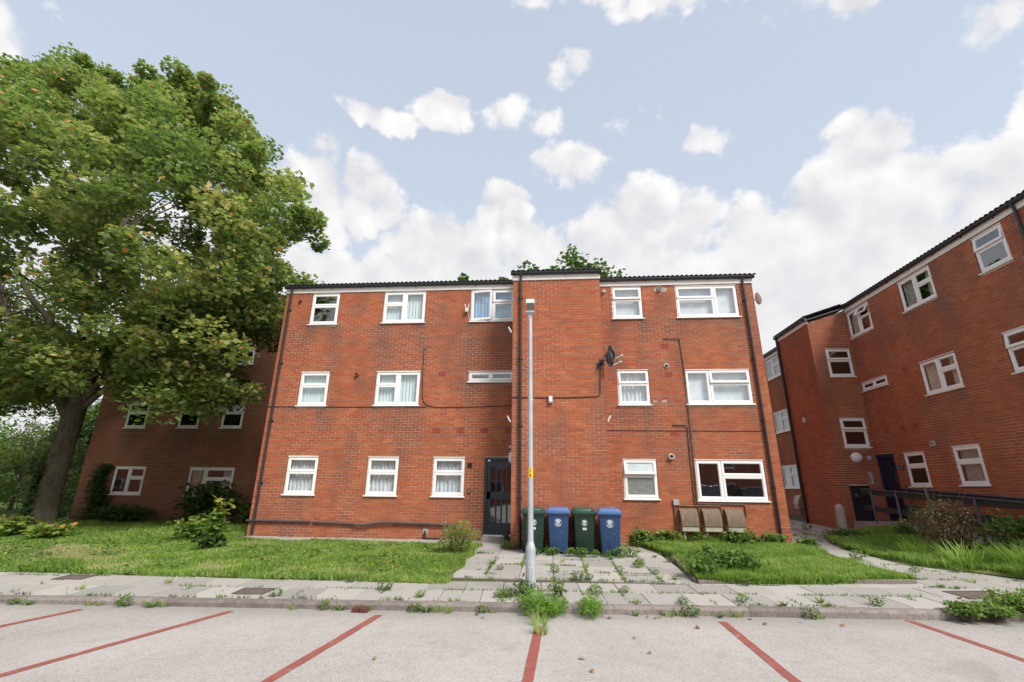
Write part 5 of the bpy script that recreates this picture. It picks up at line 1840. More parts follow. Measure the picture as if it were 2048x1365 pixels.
MB().box(RXL - .015, RXL, 2.60, 2.92, 2.02, 2.12).build('board', M_['ink_black'], t)
text_obj('24 - 32', .085, M_['ink_white'], t, Matrix.Translation((RXL - .0165, 2.76, 2.042)) @ Matrix(((0, 0, -1, 0), (-1, 0, 0, 0), (0, 1, 0, 0), (0, 0, 0, 1))), 'number')
t = thing('vent_cowl', (RXL, 1.21, 2.66), 'grey square vent cowl on the right hand wall between two ground floor windows', 'vent')
MB().box(RXL - .06, RXL, 1.13, 1.29, 2.58, 2.74).build('cowl', M_['grey_plastic'], t, bevel=.01)
MB().box(RXL - .064, RXL - .055, 1.17, 1.23, 2.65, 2.69).build('flap', M_['rubber'], t)
t = thing('wall_light', (9.5, 5.0, 3.86), 'small white box light on the front of the right hand bay', 'wall light')
MB().box(9.42, 9.5, 4.93, 5.05, 3.76, 3.95).build('case', M_['grey_plastic'], t, bevel=.012)
MB().box(9.412, 9.425, 4.945, 5.035, 3.79, 3.93).build('lens', M_['white_plastic'], t, bevel=.006)
MB().tube([(9.492, 4.99, 3.95), (9.492, 5.0, 4.25)], .006, 6).build('wire', M_['cable_black'], t)
t = thing('meter_box', (RXL, 9.0, .9), 'tan meter box half hidden behind the thick downpipe of the right hand bay', 'meter box')
Mx = MR @ Matrix.Translation((-9.45, 0, .62))
MB().prism([(0, .565), (-.03, .56), (-.10, .52), (-.17, .40), (-.22, .2), (-.22, .14), (0, .2)], 0, .44).build('hood', M_['meter_body'], t, Mx, bevel=.006)
MB().prism([(0, .2), (0, 0), (-.2, 0), (-.21, .14)], .01, .43).build('body', M_['meter_body'], t, Mx)
MB().tube([(RXL - .08, 9.3, .62), (RXL - .08, 9.3, .3)], .022, 8).build('inlet_pipe', M_['lead_white'], t)
o = MB().box(9.497, 9.52, 4.20, 4.42, 1.05, 1.25).build('mortar_patch', M_['reveal_brick'])
props(o, 'paler repaired brick patch low on the front of the right hand bay', 'mortar patch')

# ramp with two timber rails
rp = MB()
ys = [3.72, 2.9, 2.2, 1.0, -.5, -2.0, -3.5, -5.0, -6.5]
zr = [.44, .44, .42, .36, .28, .20, .12, .03, -.06]
for a, b, c, d in zip(ys, ys[1:], zr, zr[1:]):
    rp.add([(9.72, a, c), (RXL, a, c), (RXL, b, d), (9.72, b, d), (9.72, a, -.3), (RXL, a, -.3), (RXL, b, -.3), (9.72, b, -.3)], [(0, 1, 2, 3), (0, 3, 7, 4)])
o = rp.build('ramp', M_['old_concrete'])
o['kind'] = 'structure'


def railing(X, ya, yb, za, zb, posts, label, gap, low=True, w=.045):
    t = thing('railing', (X, (ya + yb) / 2, .3), label, 'railing', 'timber railings along the ramp')
    for (dz, h) in (((0, .14), (gap, .15)) if low else ((0, .14),)):
        b = MB()
        n = max(1, int(abs(ya - yb) / 2.4))
        for i in range(n):
            p, q = ya + (yb - ya) * i / n, ya + (yb - ya) * (i + 1) / n
            zp, zq = za + (zb - za) * i / n, za + (zb - za) * (i + 1) / n
            mb = MB().add([(X - w / 2, p, zp - dz - h), (X + w / 2, p, zp - dz - h), (X + w / 2, p, zp - dz), (X - w / 2, p, zp - dz),
                           (X - w / 2, q, zq - dz - h), (X + w / 2, q, zq - dz - h), (X + w / 2, q, zq - dz), (X - w / 2, q, zq - dz)],
                          [(0, 1, 2, 3), (4, 5, 6, 7), (0, 1, 5, 4), (1, 2, 6, 5), (2, 3, 7, 6), (3, 0, 4, 7)])
            mb.build('rail', M_['old_timber'], t, bevel=.004, seg=1)
    if low is not None:
        c = MB()
        c.add([(X - .05, ya, za + .002), (X + .05, ya, za + .002), (X + .05, yb, zb + .002), (X - .05, yb, zb + .002), (X - .05, ya, za + .03), (X + .05, ya, za + .03), (X + .05, yb, zb + .03), (X - .05, yb, zb + .03)],
              [(0, 1, 2, 3), (4, 5, 6, 7), (0, 1, 5, 4), (1, 2, 6, 5), (2, 3, 7, 6), (3, 0, 4, 7)])
        c.build('capping', M_['grey_timber'], t)
    for yy in posts:
        f = (yy - ya) / (yb - ya)
        zt = za + (zb - za) * f
        MB().box(X - w / 2 - .035, X - w / 2, yy - .028, yy + .028, .0, zt - .01).build('post', M_['post_metal'], t, bevel=.004, seg=1)


railing(9.82, 3.1, -6.2, 1.41, .93, (2.62, 1.55, .35, -1.0, -2.3, -3.6, -4.9), 'dark timber railing on the outer edge of the ramp', .46)
railing(10.78, 2.75, -6.2, 1.43, .90, (2.5, .6, -1.2, -3.0, -4.8), 'dark timber railing close to the wall side of the ramp', .46)

# bollard
t = thing('bollard', (8.33, 1.86, gz(8.3, 1.86)), 'pebbly concrete bollard with a domed top beside the path', 'bollard')
prof = [(.135, -.05), (.13, .2), (.115, .78), (.105, .84), (.085, .89), (.05, .92), (.001, .93)]
MB().lathe(prof, 20, Matrix.Translation((8.33, 1.86, gz(8.3, 1.86))) @ Matrix.Rotation(R(1.5), 4, 'Y'), caps=False).build('shaft', M_['pebble_concrete'], t, smooth=True)

# edging round the right lawn
for (ax, ay), (bx, by), lb in (((2.60, -1.95), (2.39, -4.38), 'low concrete edging between the slab path and the right lawn'), ((2.40, -4.44), (6.12, -3.98), 'low concrete edging along the front of the right lawn')):
    t = thing('lawn_edging', (ax, ay, gz(ax, ay)), lb, 'edging', 'concrete edging of the right lawn')
    a, b = Vector((ax, ay, 0)), Vector((bx, by, 0))
    n = max(2, round((b - a).length / .9))
    for i in range(n):
        p, q = a.lerp(b, i / n), a.lerp(b, (i + 1) / n)
        d = (q - p).normalized()
        Q = Matrix.Translation(((p.x + q.x) / 2, (p.y + q.y) / 2, gz(p.x, (p.y + q.y) / 2))) @ Matrix.Rotation(math.atan2(d.y, d.x), 4, 'Z')
        L = (q - p).length / 2 - .006
        MB().box(-L, L, -.028, .028, -.1, .06 + random.uniform(-.008, .008)).build('edging_stone', M_['kerb_concrete'], t, Q, bevel=.01)

# covers in the pavement
def cover(cx, cy_, w, l, rz, label, mat='cast_iron', studs=True):
    z = gz(cx, cy_)
    Q = Matrix.Translation((cx, cy_, z + .004)) @ Matrix.Rotation(math.atan(.035), 4, 'X') @ Matrix.Rotation(R(rz), 4, 'Z')
    t = thing('manhole_cover', (cx, cy_, z), label, 'manhole cover', M=Q)
    f = MB()
    for (a, b, c, d) in ((-w / 2, w / 2, -l / 2, -l / 2 + .03), (-w / 2, w / 2, l / 2 - .03, l / 2), (-w / 2, -w / 2 + .03, -l / 2 + .03, l / 2 - .03), (w / 2 - .03, w / 2, -l / 2 + .03, l / 2 - .03)):
        f.box(a, b, c, d, -.02, .008)
    f.build('frame', M_[mat], t, Q)
    MB().box(-w / 2 + .036, w / 2 - .036, -l / 2 + .036, l / 2 - .036, -.02, .003).build('lid', M_[mat], t, Q)
    if studs:
        s = MB()
        k = 0
        yy = -l / 2 + .06
        while yy < l / 2 - .05:
            xx = -w / 2 + .06 + (.03 if k % 2 else 0)
            while xx < w / 2 - .05:
                s.add([(xx - .022, yy, .003), (xx, yy - .012, .003), (xx + .022, yy, .003), (xx, yy + .012, .003), (xx - .012, yy, .009), (xx, yy - .006, .009), (xx + .012, yy, .009), (xx, yy + .006, .009)],
                      [(0, 1, 5, 4), (1, 2, 6, 5), (2, 3, 7, 6), (3, 0, 4, 7), (4, 5, 6, 7)])
                xx += .06
            yy += .03
            k += 1
        so = s.build('tread', M_[mat], t, Q)
        so['kind'] = 'stuff'


cover(6.50, -4.70, .74, .44, 8, 'patterned iron manhole cover in the pavement at the right')
cover(-4.47, -5.72, .48, .36, 3.1, 'rusty brown inspection cover set near the kerb')
cover(-7.95, -5.18, .50, .34, 3.1, 'rusty brown inspection cover beside the left lawn')

# broken brick and litter in the gutter
bx, by = -2.59, kerb_y(-2.59) - .17
t = thing('loose_brick', (bx, by, CP_Z), 'broken dark red brick lying against the kerb', 'brick')
for s in (-1, 1):
    MB().box(-.105, .105, -.05, .05, 0, .06, Matrix.Translation((bx + s * .055, by, CP_Z)) @ Matrix.Rotation(R(90 + s * 4), 4, 'Z') @ Matrix.Diagonal((.55, 1, 1, 1))).build('brick_half', M_['engineering_brick'], t, bevel=.008)

# =================================================================== TREES AND PLANTS
def pip(poly, x, z):
    """vectorised point in polygon"""
    c = np.zeros(len(x), bool)
    n = len(poly)
    for i in range(n):
        x1, y1 = poly[i]
        x2, y2 = poly[(i + 1) % n]
        hit = ((y1 > z) != (y2 > z)) & (x < (x2 - x1) * (z - y1) / (y2 - y1 + 1e-9) + x1)
        c ^= hit
    return c


def limb_path(a, b, sagv=0.12, n=6, wob=.08):
    a, b = Vector(a), Vector(b)
    L = (b - a).length
    pts = []
    for i in range(n + 1):
        t = i / n
        p = a.lerp(b, t) + Vector((0, 0, L * sagv * math.sin(math.pi * t)))
        if 0 < i < n:
            p += Vector((random.uniform(-1, 1), random.uniform(-1, 1), random.uniform(-1, 1))) * L * wob * .4
        pts.append(p)
    return pts


def maple_tree():
    bx, by = -15.2, .50
    t = thing('maple_tree', (bx, by, 0), 'big leafy maple with orange flecks on the left lawn before the shaded wing', 'tree')
    # outline of the crown where its middle stands (X, Z at Y = .5)
    poly = [(-26.5, 15.0), (-24.2, 17.3), (-22.15, 18.5), (-20.8, 18.1), (-20.3, 19.1), (-19.0, 18.6), (-18.05, 17.0), (-17.2, 16.7), (-16.1, 16.8), (-15.4, 17.3), (-14.2, 17.0), (-13.4, 16.8), (-12.73, 16.0), (-11.64, 14.8),
            (-10.7, 14.1), (-10.3, 13.2), (-9.2, 12.1), (-8.3, 11.1), (-8.0, 10.5), (-8.4, 9.7), (-9.0, 9.3), (-9.2, 8.5), (-8.7, 8.1), (-8.95, 7.6), (-9.3, 7.0), (-9.7, 6.3),
            (-10.2, 5.9), (-9.9, 5.2), (-10.8, 4.8), (-10.2, 4.1), (-9.7, 3.5), (-10.4, 3.4), (-12.0, 3.8), (-13.1, 3.4), (-14.0, 4.3), (-15.0, 4.6), (-16.3, 4.0), (-17.6, 3.5), (-18.8, 3.8), (-23.0, 3.8), (-26.5, 5.0)]
    C0 = np.array([-16.2, .5, 10.6])
    Rd = np.array([10.4, 5.6, 9.4])
    N = 26000
    u = rng.normal(size=(N, 3))
    u /= np.linalg.norm(u, axis=1)[:, None]
    rr = rng.uniform(.25, 1.0, N) ** .42
    P = C0 + u * rr[:, None] * Rd
    d = P - np.array(CAM)
    s = (.5 - CAM.y) / d[:, 1]
    Q = np.array(CAM) + d * s[:, None]
    ok = pip(poly, Q[:, 0], Q[:, 2]) & (P[:, 2] > 3.1)
    # leafy masses with gaps between them
    f = np.sin(P[:, 0] * 1.15 + 1) * np.sin(P[:, 1] * 1.3 + 2) + np.sin(P[:, 2] * 1.25 + .5) * np.sin(P[:, 0] * .8 + P[:, 1]) + .7 * np.sin(P[:, 0] * 2.3 + P[:, 2] * 1.9)
    low = np.clip((7.5 - P[:, 2]) / 4, 0, 1)
    ok &= f > -.55 + .5 * low
    for ex, ez in ((.42, 0), (-.4, 0), (0, .4), (0, -.3)):
        ok &= pip(poly, Q[:, 0] + ex, Q[:, 2] + ez) | (Q[:, 2] < 8.5)
    P = P[ok][:900]
    low_pts = []
    for (lx, lz, sx, sz, m_) in ((-12.2, 6.8, 1.2, .6, 26), (-10.6, 6.5, .7, .4, 14), (-9.9, 7.6, .6, .6, 16), (-13.2, 5.4, .9, .40, 16), (-11.6, 4.95, .7, .22, 9), (-10.5, 4.2, .45, .16, 6), (-14.4, 5.0, .7, .40, 12), (-12.3, 4.1, .7, .14, 6),
                                 (-17.6, 4.8, .9, .4, 16), (-19.3, 5.0, 1.0, .4, 18), (-21.2, 5.2, 1.2, .6, 22), (-18.4, 4.0, .6, .2, 6),
                                 (-20.2, 18.4, .2, .7, 9), (-19.0, 18.0, .2, .6, 8), (-22.3, 18.0, .3, .4, 6), (-17.1, 16.6, .2, .5, 7), (-15.6, 16.9, .3, .4, 7), (-14.3, 16.7, .3, .4, 7), (-11.7, 14.3, .3, .3, 5), (-8.6, 10.5, .25, .3, 5), (-9.1, 8.2, .25, .2, 5), (-13.1, 15.9, .4, .3, 6)):
        low_pts.append(np.stack([rng.normal(lx, sx * .6, m_), rng.normal(.9, .8, m_), rng.normal(lz, sz * .6, m_)], 1))
    P = np.concatenate([P] + low_pts)
    k = 175
    n = len(P) * k
    cl = rng.normal(size=(len(P), k, 3))
    cl /= np.linalg.norm(cl, axis=2)[:, :, None]
    rad = rng.uniform(.35, .85, (len(P), 1, 1))
    pos = P[:, None, :] + cl * rng.uniform(.15, 1, (len(P), k, 1)) ** .5 * rad * np.array([1.0, 1.0, .80])
    base = rng.normal(.42, .13, (len(P), 1))
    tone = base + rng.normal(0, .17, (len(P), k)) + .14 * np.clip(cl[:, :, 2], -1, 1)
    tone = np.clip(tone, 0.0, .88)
    orange = rng.random((len(P), k)) < (.012 + .05 * (rng.random((len(P), 1)) < .12))
    tone = np.where(orange, rng.uniform(.93, 1.0, tone.shape), tone)
    size = rng.uniform(.085, .185, n)
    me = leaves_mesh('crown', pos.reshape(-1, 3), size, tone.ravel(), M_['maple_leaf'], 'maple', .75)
    np_obj('crown', me, t)
    # trunk: two stems grown together
    tr = MB()
    prof = [(-.15, .40), (.05, .35), (.4, .31), (1.0, .28), (2.0, .265), (3.0, .26), (3.7, .27), (4.3, .20)]
    secs = []
    for z, r in prof:
        ring = []
        for q in range(22):
            a = 2 * math.pi * q / 22
            b = 1 + .09 * math.sin(3 * a + z) + .06 * math.sin(7 * a + z * 2.1)
            if z < 1.0:
                b += .22 * (1.0 - z) * max(0, math.sin(4 * a + .7))
                b -= .25 * (1.0 - z) * math.exp(-((a - 4.6) / .25) ** 2)
            lean = .10 * math.sin(z * .6)
            ring.append(Vector((bx + lean + r * b * math.cos(a) * 1.04, by + r * b * math.sin(a), z)))
        secs.append(ring)
    tr.loft(secs)
    tr.build('trunk', M_['bark'], t, smooth=True, angle=70)
    top = Vector((bx + .05, by, 3.6))
    mains = [(-12.4, 1.0, 7.8, .15), (-14.2, -1.4, 9.5, .17), (-16.2, 1.2, 10.5, .19), (-17.6, -.6, 8.2, .16), (-19.2, .8, 7.0, .14), (-15.2, 2.8, 8.4, .15), (-12.6, 1.4, 5.2, .12), (-10.9, 1.2, 6.4, .09), (-19.5, 1.0, 5.0, .09)]
    ends = []
    for (x, y_, z, r) in mains:
        path = limb_path(top + Vector((random.uniform(-.15, .15), random.uniform(-.15, .15), random.uniform(-.3, .3))), (x, y_, z), .06, 7)
        MB().tube(path, [r * (1 - .62 * i / 7) for i in range(8)], 9).build('limb', M_['bark'], t, smooth=True, angle=70)
        ends.append((path, r))
    br = MB()
    idx = rng.choice(len(P), 110, replace=False)
    for i in idx:
        p = Vector(P[i])
        path, r = min(ends, key=lambda e: min((q - p).length for q in e[0][2:]))
        a = min(path[2:], key=lambda q: (q - p).length + max(0, q.z - p.z) * 2)
        pts = limb_path(a, p, .05, 4, .15)
        br.tube(pts, [.045, .036, .026, .016, .008], 5, caps=False)
    br.build('branches', M_['bark'], t, smooth=True, angle=80)['kind'] = 'stuff'
    # dead twigs sprouting from the trunk
    tw = MB()
    for _ in range(130):
        z = random.uniform(.9, 3.2)
        a = random.uniform(math.pi * .9, math.pi * 2.1)
        r0 = .25
        p = Vector((bx + r0 * math.cos(a), by + r0 * math.sin(a), z))
        L = random.uniform(.2, .75)
        q = p + Vector((math.cos(a) + random.uniform(-.6, .6), math.sin(a) + random.uniform(-.6, .6), random.uniform(-.5, .4))).normalized() * L
        tw.tube([p, p.lerp(q, .5) + Vector((0, 0, random.uniform(-.05, .05))), q], [.010, .007, .003], 4, caps=False)
    tw.build('twigs', M_['twig'], t)['kind'] = 'stuff'
    # ivy up the left of the foot
    m = 1500
    z = rng.uniform(0, 1, m) ** 1.3 * 1.9
    a = rng.normal(math.pi * 1.18, .42, m)
    r = .33 - .03 * z + rng.uniform(.0, .14, m)
    me = leaves_mesh('ivy', np.stack([bx + r * np.cos(a), by + r * np.sin(a), z], 1), rng.uniform(.07, .13, m), rng.normal(.4, .2, m), M_['dark_shrub'], 'maple', 1.0)
    np_obj('ivy', me, t)


maple_tree()


def tree(name, label, loc, h, rx, rz, n_cl, per, leaf, mat, group=None, trunk_r=.25, kind='ovate', low=.25, squash=1.0):
    x, y_, z0 = loc
    t = thing(name, loc, label, 'tree', group)
    u = rng.normal(size=(n_cl, 3))
    u /= np.linalg.norm(u, axis=1)[:, None]
    rr = rng.uniform(.2, 1, n_cl) ** .4 * (1 + .22 * np.sin(u[:, 0] * 5 + u[:, 2] * 7 + x))
    c = np.array([x, y_, z0 + h - rz])
    P = c + u * rr[:, None] * np.array([rx, rx, rz])
    P = P[P[:, 2] > z0 + h * low * .4]
    cl = rng.normal(size=(len(P), per, 3))
    cl /= np.linalg.norm(cl, axis=2)[:, :, None]
    pos = P[:, None, :] + cl * rng.uniform(.1, 1, (len(P), per, 1)) ** .5 * rx * .24
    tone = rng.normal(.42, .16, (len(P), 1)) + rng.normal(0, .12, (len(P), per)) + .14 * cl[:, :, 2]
    m = len(P) * per
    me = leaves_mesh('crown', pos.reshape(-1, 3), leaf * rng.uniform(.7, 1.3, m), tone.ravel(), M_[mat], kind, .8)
    np_obj('crown', me, t)
    mb = MB().tube([(x, y_, z0 - .2), (x + .05, y_, z0 + h * .35), (x, y_, z0 + h * .75)], [trunk_r, trunk_r * .8, trunk_r * .3], 10)
    mb.build('trunk', M_['bark'], t, smooth=True, angle=60)
    b = MB()
    for i in range(0, min(len(P), 26)):
        b.tube(limb_path((x, y_, z0 + h * random.uniform(.3, .6)), P[i], .04, 3, .1), [trunk_r * .3, trunk_r * .2, trunk_r * .12, .02], 5, caps=False)
    b.build('branches', M_['bark'], t)['kind'] = 'stuff'
    return t


# behind the roof
tree('garden_tree', 'leafy tree top showing above the bay roof', (1.45, 15.2, -.2), 15.95, 3.1, 3.6, 190, 60, .24, 'tree_leaf', kind='maple')
tree('garden_tree', 'small tree tip just showing over the roof nearest the bay', (-2.45, 15.0, -.2), 14.75, 1.1, 2.4, 50, 50, .20, 'tree_leaf', kind='maple')
tree('garden_tree', 'small tip of a tree just showing over the roof above the open top window', (-5.75, 15.0, -.2), 14.75, 1.2, 2.4, 50, 50, .20, 'tree_leaf', kind='maple')
# left background
tree('background_tree', 'broad dark tree in the distance left of the maple trunk', (-47, 27, -.2), 6.9, 7.0, 3.7, 170, 70, .36, 'tree_leaf', trunk_r=.35, low=0)
tree('background_tree', 'dark tree further left at the edge of the picture behind the maple', (-58, 30, -.2), 6.4, 6.0, 3.6, 140, 60, .38, 'tree_leaf', trunk_r=.35, low=0)
tree('conifer', 'yellow green conifer just left of the maple trunk', (-30.6, 12.5, -.2), 5.0, 1.6, 2.6, 110, 60, .20, 'yellow_tree_leaf', kind='lance', trunk_r=.12, low=0)
tree('background_tree', 'dark green tree between the maple trunk and the shaded wing', (-33.5, 19.5, -.2), 7.9, 3.4, 4.3, 150, 70, .28, 'tree_leaf', trunk_r=.2, low=0)
tree('background_tree', 'lower bushy tree against the far end of the shaded wing', (-27.2, 12.8, -.2), 6.0, 2.0, 3.4, 120, 60, .22, 'tree_leaf', trunk_r=.15, low=0)


def shrub(name, label, cat, loc, r, h, n, leaf, mat, kind='ovate', stems=7, tone=.42, tilt=.8, group=None, shell=.5, stem_mat='twig', squash_y=1.0):
    x, y_, z0 = loc
    t = thing(name, loc, label, cat, group)
    u = rng.normal(size=(n, 3))
    u /= np.linalg.norm(u, axis=1)[:, None]
    rr = rng.uniform(.05, 1, n) ** shell * (1 + .28 * np.sin(u[:, 0] * 6 + x * 3) * np.sin(u[:, 2] * 5 + y_))
    P = np.array([x, y_, z0 + h * .52]) + u * rr[:, None] * np.array([r, r * squash_y, h * .5])
    P[:, 2] = np.maximum(P[:, 2], z0 + .02)
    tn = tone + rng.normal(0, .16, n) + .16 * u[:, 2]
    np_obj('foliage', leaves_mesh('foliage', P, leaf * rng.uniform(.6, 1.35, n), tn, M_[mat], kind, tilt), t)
    b = MB()
    for _ in range(stems):
        a = random.uniform(0, 6.28)
        q = random.uniform(.2, .8) * r
        b.tube(limb_path((x + .05 * math.cos(a), y_ + .05 * math.sin(a), z0 - .03), (x + q * math.cos(a), y_ + q * math.sin(a) * squash_y, z0 + h * random.uniform(.5, .95)), .05, 3, .1), [.016, .012, .009, .004], 5, caps=False)
    b.build('stems', M_[stem_mat], t)
    return t


# plants against the shaded wing
shrub('shrub', 'dark leafy shrub under the wide ground floor window of the shaded wing', 'shrub', (-12.75, 4.25, -.12), 1.25, 1.55, 1500, .19, 'dark_shrub', 'ovate', squash_y=.55)
shrub('shrub', 'dark shrub in the corner between the shaded wing and the main block', 'shrub', (-10.6, 4.2, -.12), 1.0, .85, 700, .16, 'dark_shrub', 'ovate', squash_y=.6)
shrub('shrub', 'low dark shrub at the foot of the shaded wing under the small paired window', 'shrub', (-16.2, 4.3, -.12), 1.3, .75, 1000, .13, 'dark_shrub', 'ovate', squash_y=.5)
shrub('shrub', 'low green shrub at the far left corner of the shaded wing', 'shrub', (-19.0, 4.0, -.12), .9, .65, 600, .13, 'dark_shrub', 'ovate', squash_y=.6, tone=.55)


def climber():
    t = thing('climbing_plant', (-17.75, 4.9, -.1), 'dark climbing plant clinging to the shaded wing beside the small paired window', 'climbing plant')
    m = 2600
    z = rng.random(m) ** 1.25 * 2.2
    x = -17.95 + rng.normal(0, .34, m) * (1 - z / 4.2) + .12 * np.sin(z * 3)
    y_ = 4.97 - rng.random(m) ** 2 * .26
    np_obj('foliage', leaves_mesh('foliage', np.stack([x, y_, z - .1], 1), rng.uniform(.06, .12, m), rng.normal(.22, .15, m), M_['dark_shrub'], 'ovate', 1.1), t)
    b = MB()
    for _ in range(8):
        a = random.uniform(-.3, .3)
        b.tube(limb_path((-17.95 + a * .4, 4.93, -.1), (-17.95 + a * 1.5, 4.95, random.uniform(1.1, 2.0)), 0, 4, .05), [.02, .016, .012, .008, .004], 5, caps=False)
    b.build('stems', M_['twig'], t)


climber()
# saplings on the left lawn
shrub('sapling', 'spreading pale green maple sapling on the left lawn', 'sapling', (-8.95, -1.2, -.05), .62, .62, 380, .125, 'sapling_leaf', 'maple', tone=.5, tilt=.5)
t = shrub('sapling', 'upright maple sapling with a yellow and orange top on the left lawn', 'sapling', (-7.45, -2.55, -.06), .22, 1.0, 260, .12, 'sapling_leaf', 'maple', tone=.42, tilt=.5)
m = 30
P = np.stack([rng.normal(-7.43, .12, m), rng.normal(-2.55, .12, m), rng.uniform(.62, 1.08, m)], 1)
np_obj('yellow_leaves', leaves_mesh('yellow_leaves', P, rng.uniform(.08, .15, m), rng.uniform(.8, 1, m), M_['sapling_leaf'], 'maple', .6), t)
shrub('weed', 'dark green leafy weed at the foot of the upright sapling', 'weed', (-7.5, -2.62, -.08), .30, .42, 240, .12, 'dark_shrub', 'ovate')
# suckers round the maple
shrub('sucker_shoots', 'yellowish large leaved shoots at the foot of the maple, at the left edge', 'shoots', (-14.4, -1.0, -.03), .70, .50, 380, .15, 'sapling_leaf', 'maple', tone=.62, tilt=.5)
shrub('sucker_shoots', 'red and green leaved shoots in front of the maple trunk', 'shoots', (-12.5, -1.55, -.05), .50, .45, 300, .13, 'sapling_leaf', 'maple', tone=.66, tilt=.6)
shrub('bramble', 'tangled bramble under the trees left of the maple', 'shrub', (-23.5, 3.2, -.1), 2.6, 1.3, 1600, .20, 'tree_leaf', 'ovate', squash_y=.6)
shrub('hedge_bush', 'dark bush beyond the maple, left of its trunk', 'shrub', (-29.0, 8.5, -.2), 2.6, 2.1, 1500, .22, 'tree_leaf', 'ovate', squash_y=.7)
shrub('hedge_bush', 'dark bush behind the maple trunk near the wing corner', 'shrub', (-23.8, 8.8, -.2), 1.7, 2.4, 1300, .20, 'tree_leaf', 'ovate', squash_y=.7)
# tall pale weed by the path, weeds on the right lawn
t = shrub('tall_weed', 'tall pale feathery weed where the left lawn meets the slab path', 'weed', (-2.06, -2.1, -.05), .46, .66, 1900, .075, 'pale_weed', 'lance', stems=18, tone=.62, tilt=1.0)
shrub('nettle_patch', 'dark green leafy nettle clump at the front of the right lawn', 'weed', (3.3, -3.3, -.08), .66, .36, 700, .11, 'weed_leaf', 'ovate', tone=.28, stems=12)
shrub('nettle_patch', 'smaller green clump at the front left corner of the right lawn', 'weed', (2.62, -4.05, -.12), .34, .34, 320, .10, 'weed_leaf', 'ovate', tone=.32)
for lb, x, y_, r, h in (('broad leaved weed against the wall right of the bins', 2.2, -.45, .34, .42), ('broad leaved weed under the junction box', 2.85, -.22, .42, .40), ('green weed between the first two meter box pipes', 3.72, -.25, .30, .30),
                        ('green weed under the right hand meter box', 4.72, -.2, .48, .42), ('reddish weed at the foot of the wall left of the black downpipe', 5.45, -.25, .32, .38), ('weed clump right of the wall foot corner', 6.35, -.1, .25, .25)):
    shrub('weed', lb, 'weed', (x, y_, -.02), r, h, int(260 * r / .3), .11, 'weed_leaf', 'ovate', tone=.42, squash_y=.6)
shrub('weed', 'dark weed on the door step beside the bay', 'weed', (-1.12, -.42, -.03), .16, .30, 150, .07, 'dark_shrub', 'ovate')
shrub('weed', 'dark weed at the left foot of the bay', 'weed', (-1.10, -1.15, -.05), .16, .18, 120, .06, 'weed_leaf', 'ovate', tone=.3)
# right hand bed
t = shrub('brown_bush', 'dry brown twiggy bush in the right hand bed in front of the railing', 'bush', (8.85, -1.35, .0), .66, 1.22, 2600, .055, 'brown_bush', 'ovate', stems=46, tone=.5, tilt=1.2, shell=.4, squash_y=.8)
b = MB()
for _ in range(9):
    a = random.uniform(0, 6.28)
    b.tube([(8.85 + .2 * math.cos(a), -1.35, .7), (8.85 + .4 * math.cos(a), -1.4, 1.25), (8.85 + .52 * math.cos(a) + .1, -1.42, 1.42 + .1 * random.random())], [.007, .005, .003], 4, caps=False)
b.build('bare_twigs', M_['twig'], t)
shrub('bush', 'small green bush behind the brown bush', 'bush', (9.3, .1, .1), .35, 1.05, 700, .075, 'weed_leaf', 'lance', tone=.35)
shrub('bush', 'green and olive bush right of the brown bush', 'bush', (9.45, -1.95, .05), .42, .92, 800, .085, 'weed_leaf', 'ovate', tone=.4, stems=14)
shrub('bush', 'green bush at the right edge against the railing', 'bush', (9.5, -3.4, .02), .30, .85, 500, .09, 'weed_leaf', 'ovate', tone=.55)
shrub('weed', 'leafy weeds round the foot of the bollard', 'weed', (8.05, 1.25, .06), .62, .30, 520, .09, 'dark_shrub', 'ovate', tone=.7)
shrub('weed', 'leafy weed by the path in front of the bollard', 'weed', (7.65, .35, .02), .38, .24, 300, .09, 'weed_leaf', 'ovate', tone=.35)
shrub('weed', 'bright green weed by the end of the ramp', 'weed', (9.5, 1.1, .2), .30, .42, 280, .09, 'weed_leaf', 'ovate', tone=.7)


def grass_clump(name, label, loc, n, h, r, mat='grass_blade', w=.018, lean=(.4, 1.0), tone=.45, cat='grass clump'):
    x, y_, z0 = loc
    a = rng.uniform(0, 6.28, n)
    q = rng.random(n) ** .6 * r
    P = np.stack([x + q * np.cos(a), y_ + q * np.sin(a), np.full(n, z0)], 1)
    o = np_obj(name, blades_mesh(name, P, h * rng.uniform(.5, 1.1, n), w * rng.uniform(.7, 1.3, n), rng.uniform(*lean, n), tone + rng.normal(0, .12, n), M_[mat], az=a + rng.normal(0, .6, n)))
    props(o, label, cat)


grass_clump('iris_clump', 'arching strap leaved clump by the path in front of the brown bush', (8.05, -2.55, -.07), 160, .55, .26, w=.026, tone=.55)
grass_clump('grass_clump', 'tall bright grass clump at the right end of the bed', (9.0, -2.95, -.02), 560, .55, .55, w=.016, tone=.36)
grass_clump('grass_clump', 'tall grass clump spilling over the pavement at the right edge', (8.9, -3.75, -.06), 480, .46, .5, w=.016, tone=.42)
grass_clump('grass_clump', 'tall grass tuft left of the brown bush', (8.2, -1.2, -.02), 260, .45, .35, w=.012, tone=.45)


